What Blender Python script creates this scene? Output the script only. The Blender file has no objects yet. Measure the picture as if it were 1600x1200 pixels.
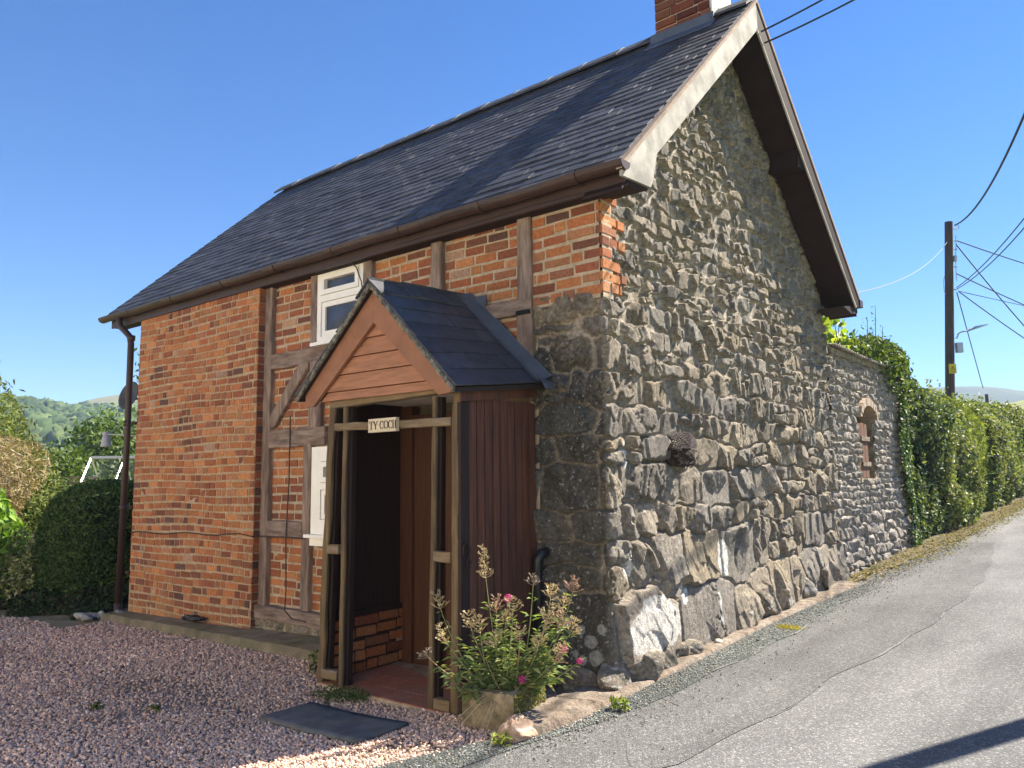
import bpy, math, random
import numpy as np
from mathutils import Vector, Matrix

random.seed(7)
RNG = np.random.default_rng(11)
scene = bpy.context.scene
COL = scene.collection

# ------------------------------------------------------------------ camera, sky, sun, exposure
cam_d = bpy.data.cameras.new("camera")
cam = bpy.data.objects.new("camera", cam_d)
COL.objects.link(cam)
CAM = np.array([2.754, -4.3695, 1.6])
YAW, PITCH, ROLL, FPX = -0.68028, 0.12005, -0.0117955, 1221.895
fw = np.array([math.sin(YAW) * math.cos(PITCH), math.cos(YAW) * math.cos(PITCH), math.sin(PITCH)])
rt = np.array([math.cos(YAW), -math.sin(YAW), 0.0])
up = np.cross(rt, fw)
r2 = rt * math.cos(ROLL) + up * math.sin(ROLL)
u2 = -rt * math.sin(ROLL) + up * math.cos(ROLL)
cam.matrix_world = Matrix(((r2[0], u2[0], -fw[0], CAM[0]), (r2[1], u2[1], -fw[1], CAM[1]),
                           (r2[2], u2[2], -fw[2], CAM[2]), (0, 0, 0, 1)))
cam_d.sensor_width = 36
cam_d.lens = FPX / 1600 * 36
cam_d.clip_start = 0.05
cam_d.clip_end = 4000
scene.camera = cam

SUN_AZ, SUN_EL = math.radians(64.5), math.radians(47)     # azimuth counted from +X towards +Y
sun_dir = Vector((math.cos(SUN_EL) * math.cos(SUN_AZ), math.cos(SUN_EL) * math.sin(SUN_AZ), math.sin(SUN_EL)))
world = bpy.data.worlds.new("World")
scene.world = world
world.use_nodes = True
wn = world.node_tree
sky = wn.nodes.new("ShaderNodeTexSky")
sky.sky_type = 'NISHITA'
sky.sun_disc = False
sky.sun_elevation = SUN_EL
sky.sun_rotation = math.atan2(sun_dir.x, sun_dir.y)
sky.altitude = 1200
sky.air_density = 1.0
sky.dust_density = 0.15
sky.ozone_density = 5.0
bg = wn.nodes["Background"]
bg.inputs["Strength"].default_value = 0.062
hs = wn.nodes.new("ShaderNodeHueSaturation")
hs.inputs["Saturation"].default_value = 1.27
hs.inputs["Hue"].default_value = 0.507
gm = wn.nodes.new("ShaderNodeGamma"); gm.inputs[1].default_value = 1.05
wn.links.new(sky.outputs[0], hs.inputs["Color"]); wn.links.new(hs.outputs[0], gm.inputs[0]); wn.links.new(gm.outputs[0], bg.inputs[0])
sd = bpy.data.lights.new("sun", 'SUN')
sd.energy = 5.0
sd.angle = math.radians(0.5)
sd.color = (1.0, 0.96, 0.89)
sun = bpy.data.objects.new("sun", sd)
COL.objects.link(sun)
sun.location = (20, 30, 40)
sun.rotation_euler = (-sun_dir).to_track_quat('-Z', 'Y').to_euler()
scene.view_settings.view_transform = 'Standard'
scene.view_settings.look = 'None'
scene.view_settings.exposure = 1.7
scene.view_settings.gamma = 1.0
scene.view_settings.use_white_balance = True
scene.view_settings.white_balance_temperature = 7100
scene.view_settings.white_balance_tint = 10

# ------------------------------------------------------------------ object helpers
OFF = {}

def thing(name, label, cat, loc=(0, 0, 0), group=None, kind=None):
    o = bpy.data.objects.new(name, None)
    o.empty_display_size = 0.1
    COL.objects.link(o)
    o.location = loc
    OFF[o.name] = np.array(loc, float)
    tag(o, label, cat, group, kind)
    return o

def tag(o, label=None, cat=None, group=None, kind=None):
    if label: o["label"] = label
    if cat: o["category"] = cat
    if group: o["group"] = group
    if kind: o["kind"] = kind
    return o

def npmesh(name, V, F, mat, parent=None, col=None, smooth=False, origin=None):
    """V (n,3) world coordinates; F (m,3|4) array or list of index lists"""
    V = np.asarray(V, dtype=np.float64)
    off = np.zeros(3)
    if parent is not None:
        off = OFF[parent.name]
    elif origin is not None:
        off = np.array(origin, float)
    Vl = (V - off).astype(np.float32)
    me = bpy.data.meshes.new(name)
    if isinstance(F, np.ndarray):
        m, k = F.shape
        me.vertices.add(len(Vl)); me.vertices.foreach_set("co", Vl.ravel())
        me.loops.add(m * k); me.loops.foreach_set("vertex_index", F.astype(np.int32).ravel())
        me.polygons.add(m)
        me.polygons.foreach_set("loop_start", (np.arange(m) * k).astype(np.int32))
        me.polygons.foreach_set("loop_total", np.full(m, k, np.int32))
        me.update(calc_edges=True)
    else:
        me.from_pydata([tuple(v) for v in Vl], [], F)
        me.update()
    if smooth:
        me.polygons.foreach_set("use_smooth", np.ones(len(me.polygons), bool))
    if col is not None:
        a = me.color_attributes.new("Col", 'FLOAT_COLOR', 'POINT')
        c = np.ones((len(Vl), 4), np.float32); c[:, :3] = col
        a.data.foreach_set("color", c.ravel())
    me.materials.append(mat)
    o = bpy.data.objects.new(name, me)
    COL.objects.link(o)
    if parent is not None:
        o.parent = parent
    elif origin is not None:
        o.location = tuple(origin)
    OFF[o.name] = off
    return o

class MB:
    """collects shapes; build() links them as one mesh"""
    def __init__(s):
        s.v = []; s.f = []; s.c = []
    def add(s, V, F, c=(1, 1, 1)):
        n = len(s.v)
        s.v.extend([tuple(map(float, q)) for q in V])
        s.f.extend([[i + n for i in q] for q in F])
        s.c.extend([c] * len(V))
    def box(s, x0, x1, y0, y1, z0, z1, c=(1, 1, 1)):
        s.add([(x0, y0, z0), (x1, y0, z0), (x1, y1, z0), (x0, y1, z0), (x0, y0, z1), (x1, y0, z1), (x1, y1, z1), (x0, y1, z1)],
              [(0, 3, 2, 1), (4, 5, 6, 7), (0, 1, 5, 4), (1, 2, 6, 5), (2, 3, 7, 6), (3, 0, 4, 7)], c)
    def prism(s, poly, axis, a, b, c=(1, 1, 1)):
        """poly = 2D outline; axis 0/1/2 = extrusion axis"""
        n = len(poly)
        def P(q, t):
            l = list(q); l.insert(axis, t); return l
        V = [P(q, a) for q in poly] + [P(q, b) for q in poly]
        F = [list(range(n))[::-1], list(range(n, 2 * n))] + [[i, (i + 1) % n, n + (i + 1) % n, n + i] for i in range(n)]
        s.add(V, F, c)
    def beam(s, p0, p1, w, d, side=(1, 0, 0), seg=10, jit=0.006, bev=0.006, c=(1, 1, 1), rnd=random):
        """squared timber from p0 to p1: width w along `side`, depth d, hewn irregular edges"""
        p0 = Vector(p0); p1 = Vector(p1); ax = (p1 - p0).normalized()
        sd_ = Vector(side); sd_ = (sd_ - ax * sd_.dot(ax)).normalized(); dd = ax.cross(sd_)
        prof = []
        hw, hd = w / 2, d / 2
        for (a, b) in ((-hw, -hd + bev), (-hw + bev, -hd), (hw - bev, -hd), (hw, -hd + bev), (hw, hd - bev), (hw - bev, hd), (-hw + bev, hd), (-hw, hd - bev)):
            prof.append((a, b))
        V = []; F = []
        cx = cy = 0
        for i in range(seg + 1):
            t = i / seg
            q = p0.lerp(p1, t)
            j = 0 if jit == 0 else 1
            ja = rnd.uniform(-1, 1) * jit * j; jb = rnd.uniform(-1, 1) * jit * j
            for (a, b) in prof:
                V.append(q + sd_ * (a + ja * (1 if a > 0 else 0.6) + rnd.uniform(-.25, .25) * jit) + dd * (b + rnd.uniform(-.25, .25) * jit))
        for i in range(seg):
            for k in range(8):
                F.append((i * 8 + k, i * 8 + (k + 1) % 8, (i + 1) * 8 + (k + 1) % 8, (i + 1) * 8 + k))
        F.append(tuple(range(8))[::-1]); F.append(tuple(range(seg * 8, seg * 8 + 8)))
        s.add(V, F, c)
    def tube(s, pts, r, sides=8, c=(1, 1, 1), cap=True):
        pts = [Vector(q) for q in pts]
        n = len(pts); V = []; F = []
        rr = r if hasattr(r, '__len__') else [r] * n
        a = None
        for i, q in enumerate(pts):
            t = (pts[min(i + 1, n - 1)] - pts[max(i - 1, 0)]).normalized()
            if a is None:
                a = t.orthogonal().normalized()
            else:
                a = (a - t * a.dot(t))
                a = a.normalized() if a.length > 1e-6 else t.orthogonal().normalized()
            b = t.cross(a)
            for k in range(sides):
                an = 2 * math.pi * k / sides
                V.append(q + (a * math.cos(an) + b * math.sin(an)) * rr[i])
        for i in range(n - 1):
            for k in range(sides):
                F.append((i * sides + k, i * sides + (k + 1) % sides, (i + 1) * sides + (k + 1) % sides, (i + 1) * sides + k))
        if cap:
            F.append(tuple(range(sides))[::-1]); F.append(tuple(range((n - 1) * sides, n * sides)))
        s.add(V, F, c)
    def quad(s, a, b, c_, d, c=(1, 1, 1)):
        s.add([a, b, c_, d], [(0, 1, 2, 3)], c)
    def build(s, name, mat, parent=None, smooth=False, usecol=False, origin=None):
        return npmesh(name, s.v, s.f, mat, parent, col=np.array(s.c, np.float32) if usecol else None, smooth=smooth, origin=origin)

# ------------------------------------------------------------------ noise in numpy
_T = np.random.default_rng(3).random((256, 256))
def vn(x, y, s=0):
    x = np.asarray(x, float) + s * 17.31; y = np.asarray(y, float) + s * 7.77
    xi = np.floor(x).astype(int); yi = np.floor(y).astype(int)
    fx = x - xi; fy = y - yi
    fx = fx * fx * (3 - 2 * fx); fy = fy * fy * (3 - 2 * fy)
    a = _T[xi & 255, yi & 255]; b = _T[(xi + 1) & 255, yi & 255]
    c = _T[xi & 255, (yi + 1) & 255]; d = _T[(xi + 1) & 255, (yi + 1) & 255]
    return a * (1 - fx) * (1 - fy) + b * fx * (1 - fy) + c * (1 - fx) * fy + d * fx * fy
def fbm(x, y, o=4, s=0):
    r = 0; a = .5; f = 1.0
    for i in range(o):
        r = r + a * (vn(x * f, y * f, s + i * 3) - .5); a *= .5; f *= 2.03
    return r
def sstep(a, b, x):
    t = np.clip((x - a) / (b - a), 0, 1); return t * t * (3 - 2 * t)

def jitter_voronoi(x, y, seed=0):
    """cell id hash pair, F1, F2 and offset to seed for unit jittered grid"""
    xi = np.floor(x).astype(int); yi = np.floor(y).astype(int)
    f1 = np.full(x.shape, 9.0); f2 = np.full(x.shape, 9.0)
    idx = np.zeros(x.shape, int); idy = np.zeros(x.shape, int)
    ox = np.zeros(x.shape); oy = np.zeros(x.shape)
    for dx in (-1, 0, 1):
        for dy in (-1, 0, 1):
            cx = xi + dx; cy = yi + dy
            jx = _T[(cx * 7 + seed) & 255, (cy * 3 + 11) & 255]; jy = _T[(cx * 5 + 91) & 255, (cy * 11 + seed * 3) & 255]
            ddx = x - (cx + .1 + .8 * jx); ddy = y - (cy + .1 + .8 * jy)
            d = np.hypot(ddx, ddy)
            near = d < f1
            f2 = np.where(near, f1, np.minimum(f2, d))
            f1 = np.where(near, d, f1)
            idx = np.where(near, cx, idx); idy = np.where(near, cy, idy)
            ox = np.where(near, ddx, ox); oy = np.where(near, ddy, oy)
    return idx, idy, f1, f2, ox, oy
def hsh(i, j, s):
    return _T[(i * 13 + j * 7 + s * 31) & 255, (j * 17 + i * 3 + s * 53) & 255]

# ------------------------------------------------------------------ materials
def M(name, color=(.5, .5, .5), rough=.8, var=.2, scale=6, detail=6, bump=.0, bscale=60, attr=False, spec=.4, metal=0.0,
      stretch=(1, 1, 1), hue2=None, hscale=2.0, bstretch=None, speck=None):
    m = bpy.data.materials.new(name)
    m.use_nodes = True
    nt = m.node_tree; N = nt.nodes; L = nt.links
    b = N["Principled BSDF"]
    b.inputs["Roughness"].default_value = rough
    b.inputs["Metallic"].default_value = metal
    b.inputs["Specular IOR Level"].default_value = spec
    tc = N.new("ShaderNodeTexCoord")
    mp = N.new("ShaderNodeMapping"); mp.inputs["Scale"].default_value = stretch
    L.new(tc.outputs["Object"], mp.inputs[0])
    if attr:
        at = N.new("ShaderNodeAttribute"); at.attribute_name = "Col"; csock = at.outputs["Color"]
        if tuple(color) != (1, 1, 1):
            mx = N.new("ShaderNodeMix"); mx.data_type = 'RGBA'; mx.blend_type = 'MULTIPLY'; mx.inputs[0].default_value = 1
            L.new(csock, mx.inputs[6]); mx.inputs[7].default_value = (*color, 1); csock = mx.outputs[2]
    else:
        rgb = N.new("ShaderNodeRGB"); rgb.outputs[0].default_value = (*color, 1); csock = rgb.outputs[0]
    if hue2 is not None:
        n2 = N.new("ShaderNodeTexNoise"); n2.inputs["Scale"].default_value = hscale; n2.inputs["Detail"].default_value = 8
        n2.inputs["Roughness"].default_value = .65
        L.new(mp.outputs[0], n2.inputs["Vector"])
        mr = N.new("ShaderNodeMapRange"); mr.inputs[1].default_value = .42; mr.inputs[2].default_value = .6
        L.new(n2.outputs[0], mr.inputs[0])
        mx = N.new("ShaderNodeMix"); mx.data_type = 'RGBA'
        L.new(mr.outputs[0], mx.inputs[0]); L.new(csock, mx.inputs[6]); mx.inputs[7].default_value = (*hue2, 1); csock = mx.outputs[2]
    for sp_ in (() if speck is None else (speck if isinstance(speck, list) else [speck])):          # (colour, scale, lo, hi)
        sc, ss, lo, hi = sp_
        n3 = N.new("ShaderNodeTexNoise"); n3.inputs["Scale"].default_value = ss; n3.inputs["Detail"].default_value = 3
        L.new(tc.outputs["Object"], n3.inputs["Vector"])
        mr = N.new("ShaderNodeMapRange"); mr.inputs[1].default_value = lo; mr.inputs[2].default_value = hi
        L.new(n3.outputs[0], mr.inputs[0])
        mx = N.new("ShaderNodeMix"); mx.data_type = 'RGBA'
        L.new(mr.outputs[0], mx.inputs[0]); L.new(csock, mx.inputs[6]); mx.inputs[7].default_value = (*sc, 1); csock = mx.outputs[2]
    if var > 0:
        n = N.new("ShaderNodeTexNoise"); n.inputs["Scale"].default_value = scale; n.inputs["Detail"].default_value = detail
        n.inputs["Roughness"].default_value = .6
        L.new(mp.outputs[0], n.inputs["Vector"])
        mr = N.new("ShaderNodeMapRange"); mr.inputs[1].default_value = .3; mr.inputs[2].default_value = .7
        mr.inputs[3].default_value = 1 - var; mr.inputs[4].default_value = 1 + var
        L.new(n.outputs[0], mr.inputs[0])
        mx = N.new("ShaderNodeMix"); mx.data_type = 'RGBA'; mx.blend_type = 'MULTIPLY'; mx.inputs[0].default_value = 1
        cb = N.new("ShaderNodeCombineColor")
        for k in range(3): L.new(mr.outputs[0], cb.inputs[k])
        L.new(csock, mx.inputs[6]); L.new(cb.outputs[0], mx.inputs[7]); csock = mx.outputs[2]
    L.new(csock, b.inputs["Base Color"])
    if bump > 0:
        mp2 = mp
        if bstretch is not None:
            mp2 = N.new("ShaderNodeMapping"); mp2.inputs["Scale"].default_value = bstretch; L.new(tc.outputs["Object"], mp2.inputs[0])
        n = N.new("ShaderNodeTexNoise"); n.inputs["Scale"].default_value = bscale; n.inputs["Detail"].default_value = 6
        n.inputs["Roughness"].default_value = .65
        L.new(mp2.outputs[0], n.inputs["Vector"])
        bp = N.new("ShaderNodeBump"); bp.inputs["Strength"].default_value = bump; bp.inputs["Distance"].default_value = .02
        L.new(n.outputs[0], bp.inputs["Height"]); L.new(bp.outputs[0], b.inputs["Normal"])
    return m

def leafmat(name, trans=.35, rough=.45, spec=.4):
    m = bpy.data.materials.new(name); m.use_nodes = True
    nt = m.node_tree; N = nt.nodes; L = nt.links
    b = N["Principled BSDF"]; b.inputs["Roughness"].default_value = rough; b.inputs["Specular IOR Level"].default_value = spec
    at = N.new("ShaderNodeAttribute"); at.attribute_name = "Col"
    L.new(at.outputs["Color"], b.inputs["Base Color"])
    t = N.new("ShaderNodeBsdfTranslucent")
    mx = N.new("ShaderNodeMix"); mx.data_type = 'RGBA'; mx.blend_type = 'MULTIPLY'; mx.inputs[0].default_value = 1
    L.new(at.outputs["Color"], mx.inputs[6]); mx.inputs[7].default_value = (1.5, 1.5, .5, 1)
    L.new(mx.outputs[2], t.inputs[0])
    ms = N.new("ShaderNodeMixShader"); ms.inputs[0].default_value = trans
    L.new(b.outputs[0], ms.inputs[1]); L.new(t.outputs[0], ms.inputs[2])
    L.new(ms.outputs[0], N["Material Output"].inputs[0])
    return m

m_brick = M("brick", (1, 1, 1), .9, .28, 45, attr=True, bump=.35, bscale=130, spec=.2, speck=((.1, .06, .05), 70, .66, .76))
m_mortar = M("mortar", (.47, .38, .27), .95, .25, 18, bump=.5, bscale=90, spec=.15)
m_mortar_l = M("lime_mortar", (.43, .325, .21), .95, .25, 18, bump=.5, bscale=90, spec=.15)
m_stone = M("rubble_stone", (1, 1, 1), .9, .48, 34, detail=12, attr=True, bump=.8, bscale=95, spec=.2,
            speck=[((.06, .053, .045), 42, .64, .76), ((.36, .345, .31), 48, .60, .72), ((.42, .415, .385), 19, .70, .74)])
m_stone_small = M("small_rubble_stone", (1, 1, 1), .9, .42, 38, detail=12, attr=True, bump=.8, bscale=95, spec=.2,
                  speck=[((.05, .045, .04), 48, .61, .72), ((.58, .56, .51), 60, .64, .70)])
m_slate = M("roof_slate", (1, 1, 1), .6, .35, 14, attr=True, bump=.3, bscale=70, spec=.3)
m_slate_p = M("porch_slate", (1, 1, 1), .5, .3, 14, attr=True, bump=.2, bscale=60, spec=.45)
m_oak = M("weathered_oak", (.33, .25, .20), .9, .4, 9, detail=10, bump=.9, bscale=26, spec=.15, stretch=(3.2, 3.2, .55), hue2=(.21, .15, .12), hscale=3.5)
m_oak_h = M("weathered_oak_level", (.33, .25, .20), .9, .4, 9, detail=10, bump=.9, bscale=26, spec=.15, stretch=(.55, 3.2, 3.2), hue2=(.21, .15, .12), hscale=3.5)
m_post = M("porch_post_wood", (.185, .13, .07), .9, .35, 10, detail=10, bump=.6, bscale=30, spec=.15, stretch=(4, 4, .5), hue2=(.13, .095, .06), hscale=3)
m_post_h = M("porch_rail_wood", (.22, .155, .085), .9, .3, 10, detail=10, bump=.5, bscale=30, spec=.15, stretch=(.5, 4, 4), hue2=(.22, .17, .12), hscale=3)
m_cedar = M("stained_boards", (.37, .175, .10), .7, .22, 8, detail=8, bump=.25, bscale=30, spec=.25, stretch=(.6, 5, 5))
m_barge_p = M("stained_bargeboard", (.28, .13, .075), .65, .18, 6, detail=6, bump=.12, bscale=24, spec=.3)
m_brownclad = M("brown_cladding", (.13, .050, .028), .65, .4, 7, detail=9, bump=.25, bscale=22, spec=.3, stretch=(6, 6, .35), hue2=(.08, .035, .025), hscale=2.2)
m_door = M("brown_door", (.10, .042, .022), .5, .25, 8, bump=.08, bscale=20, spec=.4, stretch=(5, 5, .4))
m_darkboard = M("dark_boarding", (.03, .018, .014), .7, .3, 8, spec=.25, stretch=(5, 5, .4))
m_brownpvc = M("brown_plastic", (.052, .029, .023), .45, .18, 5, spec=.4)
m_soffit = M("dark_brown_soffit", (.036, .024, .022), .75, .2, 5, spec=.12)
m_white = M("white_pvc", (.90, .88, .80), .35, .06, 5, spec=.45)
m_whitewood = M("flaking_white_paint", (.46, .425, .375), .8, .12, 8, bump=.12, bscale=30, spec=.2, hue2=(.27, .25, .22), hscale=2.3, stretch=(1, 1.2, 1.2), bstretch=(1, 1, 3))
m_pane = M("window_glass", (.055, .055, .062), .06, .5, 3, spec=.6)
m_lead = M("lead_flashing", (.085, .10, .125), .55, .2, 6, bump=.25, bscale=12, spec=.4)
m_under = M("verge_undercloak", (.36, .27, .21), .9, .22, 9, bump=.3, bscale=50, spec=.1)
m_ridge = M("ridge_tile", (.06, .062, .07), .7, .4, 8, bump=.5, bscale=40, spec=.3)
m_pale_mortar = M("pale_mortar", (.42, .40, .37), .95, .2, 20, bump=.6, bscale=60)
m_lichen_m = M("lichened_mortar", (.24, .23, .19), .95, .6, 30, bump=.9, bscale=60, hue2=(.11, .105, .09), hscale=14)
m_render = M("limewash_render", (.72, .68, .58), .95, .15, 5, bump=.6, bscale=14)
m_black = M("black_plastic", (.015, .015, .018), .4, .2, 5, spec=.5)
m_iron = M("rusty_iron", (.035, .02, .017), .7, .4, 30, bump=.4, bscale=80, spec=.3)
m_wirec = M("wire_black", (.02, .02, .022), .6, 0)
m_wirew = M("wire_pale", (.3, .3, .3), .5, 0)
m_pole = M("creosoted_pole", (.085, .055, .042), .85, .4, 8, bump=.5, bscale=20, stretch=(3, 3, .3))
m_galv = M("galvanised_metal", (.42, .43, .44), .4, .1, 5, metal=.6)
m_alu = M("aluminium", (.62, .63, .63), .35, .05, 5, metal=.5)
m_greypl = M("grey_plastic", (.38, .38, .40), .5, .08, 5)
m_dish = M("dark_dish_mesh", (.06, .062, .068), .6, .1, 5)
m_yellow = M("yellow_enamel", (.75, .55, .03), .5, .05, 5)
m_tile = M("quarry_tile", (.40, .15, .09), .6, .25, 9, bump=.1, bscale=30, hue2=(.28, .14, .10), hscale=4)
m_mat = M("rubber_mat", (.105, .118, .128), .8, .3, 9, detail=9, bump=.5, bscale=160, spec=.25, hue2=(.15, .145, .135), hscale=3.2)
m_conc = M("mossy_concrete", (.27, .21, .135), .95, .3, 5, detail=9, bump=.5, bscale=40, hue2=(.19, .165, .09), hscale=3, spec=.15)
m_trough = M("stone_trough", (.34, .275, .18), .95, .45, 14, detail=10, bump=1.0, bscale=40, hue2=(.20, .165, .10), hscale=9, spec=.15)
m_moss = M("moss", (.15, .125, .075), 1, .5, 25, bump=1, bscale=70, spec=.1)
m_kerb = M("kerb_stone", (.27, .225, .18), .95, .45, 14, detail=10, bump=1.0, bscale=45, hue2=(.20, .155, .12), hscale=3.6, spec=.15)
m_letter = M("black_lettering", (.02, .018, .015), .7, 0)
m_signb = M("sign_board", (.62, .53, .38), .7, .15, 20, stretch=(.5, 3, 3))
m_cable = M("cable_brown", (.05, .035, .03), .6, .1)
m_ground = M("yard_earth", (.30, .235, .19), .95, .35, 12, bump=.8, bscale=60, spec=.1)
m_grass = M("pasture", (.16, .19, .06), .95, .3, .06, detail=8, hue2=(.22, .21, .08), hscale=.03, spec=.1)
m_pebble = M("pebbles", (1, 1, 1), .8, .15, 60, attr=True, spec=.3)
m_corr = M("corrugated_sheet", (.25, .23, .21), .7, .25, 6, bump=.1, bscale=30, spec=.3, hue2=(.33, .30, .26), hscale=3)
m_shutter = M("shutter_wood", (.15, .07, .04), .75, .3, 9, bump=.3, bscale=26, stretch=(4, 4, .5))
m_archbrick = M("arch_brick", (1, 1, 1), .9, .2, 30, attr=True, bump=.4, bscale=80)
m_woody = M("bark", (.13, .10, .07), .9, .3, 20, bump=.5, bscale=40)
m_core = M("inner_twigs", (.020, .024, .012), 1, .4, 20, bump=.6, bscale=30, spec=.05)
m_leaf = leafmat("leaf", .3, .55, .3)
m_leaf_matt = leafmat("matt_leaf", .25, .7, .2)
m_petal = leafmat("petal", .3, .7, .2)
m_stem = M("stem", (1, 1, 1), .7, .1, 10, attr=True)

def asphalt(name, c1, c2, chip, bump, cscale=150):
    m = bpy.data.materials.new(name); m.use_nodes = True
    nt = m.node_tree; N = nt.nodes; L = nt.links; b = N["Principled BSDF"]
    b.inputs["Roughness"].default_value = .85; b.inputs["Specular IOR Level"].default_value = .25
    tc = N.new("ShaderNodeTexCoord")
    v = N.new("ShaderNodeTexVoronoi"); v.inputs["Scale"].default_value = cscale; L.new(tc.outputs["Object"], v.inputs["Vector"])
    mr = N.new("ShaderNodeMapRange"); mr.inputs[1].default_value = 0; mr.inputs[2].default_value = 1
    sp = N.new("ShaderNodeSeparateColor"); L.new(v.outputs["Color"], sp.inputs[0])
    cr = N.new("ShaderNodeValToRGB"); L.new(sp.outputs[0], cr.inputs[0])
    e = cr.color_ramp.elements; e[0].color = (*c1, 1); e[1].position = .8; e[1].color = (*c2, 1)
    k = cr.color_ramp.elements.new(.97); k.color = (*chip, 1)
    n = N.new("ShaderNodeTexNoise"); n.inputs["Scale"].default_value = 1.3; n.inputs["Detail"].default_value = 8; n.inputs["Roughness"].default_value = .6
    mp = N.new("ShaderNodeMapping"); mp.inputs["Scale"].default_value = (1.6, .5, 1); L.new(tc.outputs["Object"], mp.inputs[0]); L.new(mp.outputs[0], n.inputs["Vector"])
    mr2 = N.new("ShaderNodeMapRange"); mr2.inputs[1].default_value = .3; mr2.inputs[2].default_value = .7; mr2.inputs[3].default_value = .68; mr2.inputs[4].default_value = 1.26
    L.new(n.outputs[0], mr2.inputs[0])
    mx = N.new("ShaderNodeMix"); mx.data_type = 'RGBA'; mx.blend_type = 'MULTIPLY'; mx.inputs[0].default_value = 1
    cb = N.new("ShaderNodeCombineColor")
    for q in range(3): L.new(mr2.outputs[0], cb.inputs[q])
    L.new(cr.outputs[0], mx.inputs[6]); L.new(cb.outputs[0], mx.inputs[7]); L.new(mx.outputs[2], b.inputs["Base Color"])
    bp = N.new("ShaderNodeBump"); bp.inputs["Strength"].default_value = bump; bp.inputs["Distance"].default_value = .012
    n2 = N.new("ShaderNodeTexNoise"); n2.inputs["Scale"].default_value = cscale * .55; n2.inputs["Detail"].default_value = 4; L.new(tc.outputs["Object"], n2.inputs["Vector"])
    ad = N.new("ShaderNodeMath"); ad.operation = 'SUBTRACT'; L.new(n2.outputs[0], ad.inputs[0]); L.new(v.outputs["Distance"], ad.inputs[1])
    L.new(ad.outputs[0], bp.inputs["Height"]); L.new(bp.outputs[0], b.inputs["Normal"])
    return m
m_road = asphalt("worn_asphalt", (.092, .093, .093), (.146, .146, .143), (.28, .275, .26), .38, 130)
m_road2 = asphalt("patch_asphalt", (.072, .073, .072), (.125, .125, .121), (.21, .21, .2), .5, 120)
m_road3 = asphalt("edge_asphalt", (.05, .057, .054), (.105, .114, .105), (.24, .25, .235), 1.0, 80)
m_seam = M("dusty_seam", (.145, .144, .138), .95, .25, 14, bump=.3, bscale=60)
m_crack = M("tar_crack", (.105, .105, .103), .9, .2, 14)

# ------------------------------------------------------------------ ground
def gz(x, y):
    x = np.asarray(x, float); y = np.asarray(y, float)
    return .255 + .0255 * np.clip(x, -22, 12) + .034 * np.clip(y, -20, 26) - .045 * np.exp(-((x + 1.3) ** 2 + (y + .9) ** 2) / .8)

def sheet(name, xs, ys, zoff, mat, keep=None, kind='structure', rough=0.0, fn=None):
    X, Y = np.meshgrid(xs, ys, indexing='ij')
    if fn is not None: X, Y = fn(X, Y)
    Z = gz(X, Y) + zoff
    if rough: Z = Z + rough * fbm(X * 3, Y * 3, 3, 5)
    n, m = X.shape
    I = np.arange(n * m).reshape(n, m)
    F = np.stack([I[:-1, :-1], I[1:, :-1], I[1:, 1:], I[:-1, 1:]], -1).reshape(-1, 4)
    o = npmesh(name, np.stack([X, Y, Z], -1).reshape(-1, 3), F, mat, smooth=True)
    return tag(o, kind=kind)

gx = np.unique(np.concatenate([np.linspace(-14, 8, 89), np.geomspace(14, 1800, 22) * -1, np.geomspace(8, 1800, 22)]))
gy = np.unique(np.concatenate([np.linspace(-8, 28, 145), np.geomspace(8, 1800, 20) * -1, np.geomspace(28, 1800, 20)]))
g = sheet("ground", gx, gy, -.02, m_grass)
tag(g, "grassy ground spreading round the cottage to the hills", "ground")

def road_left(y):           # left edge of the tarmac
    ys = [-9, -3, -1.45, -1.02, -.9, -.55, .17, 1.1, 2.33, 4.3, 6, 9, 14, 20, 30]
    xs = [-1.5, -.75, -.14, .04, .12, .18, .185, .18, .17, .26, .30, .40, .50, .50, .52]
    return np.interp(y, ys, xs)
ysr = np.concatenate([np.linspace(-9, 8, 171), np.linspace(8.2, 30, 60)])
def rfn(a, b):
    def f(T, Y):
        A = a(Y); B = b(Y); return A + T * (B - A), Y
    return f
road = sheet("road", np.linspace(0, 1, 25), ysr, .012, m_road, fn=rfn(lambda y: road_left(y) - .12, lambda y: 4.3 + 0 * y))
tag(road, "worn grey tarmac lane running past the gable", "road")
edge2 = lambda y: np.interp(y, [-9, -3, -1.2, -.92, -.16, .86, 2.13, 3.55, 5.1, 7, 9], [-.5, .2, .72, .9, 1.03, 1.09, 1.25, 1.31, 1.3, 1.15, .9]) + .02 * np.sin(np.asarray(y) * 5)
edge1 = lambda y: np.interp(y, [-9, -3, -1.0, -.2, .9, 1.25, 2.15, 3.37, 4.4, 6.2, 9], [-.9, -.3, .16, .36, .40, .42, .45, .41, .46, .5, .55]) + .012 * np.sin(np.asarray(y) * 7)
o = sheet("road_patch", np.linspace(0, 1, 9), ysr[ysr < 9], .016, m_road2, fn=rfn(lambda y: road_left(y) - .11, edge2))
tag(o, "darker tarmac repair strip along the lane edge", "road")
o = sheet("road_margin", np.linspace(0, 1, 6), ysr[ysr < 4.6], .020, m_road3, fn=rfn(lambda y: road_left(y) - .10, edge1))
tag(o, "coarse greenish tarmac strip beside the kerb", "road")

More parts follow.
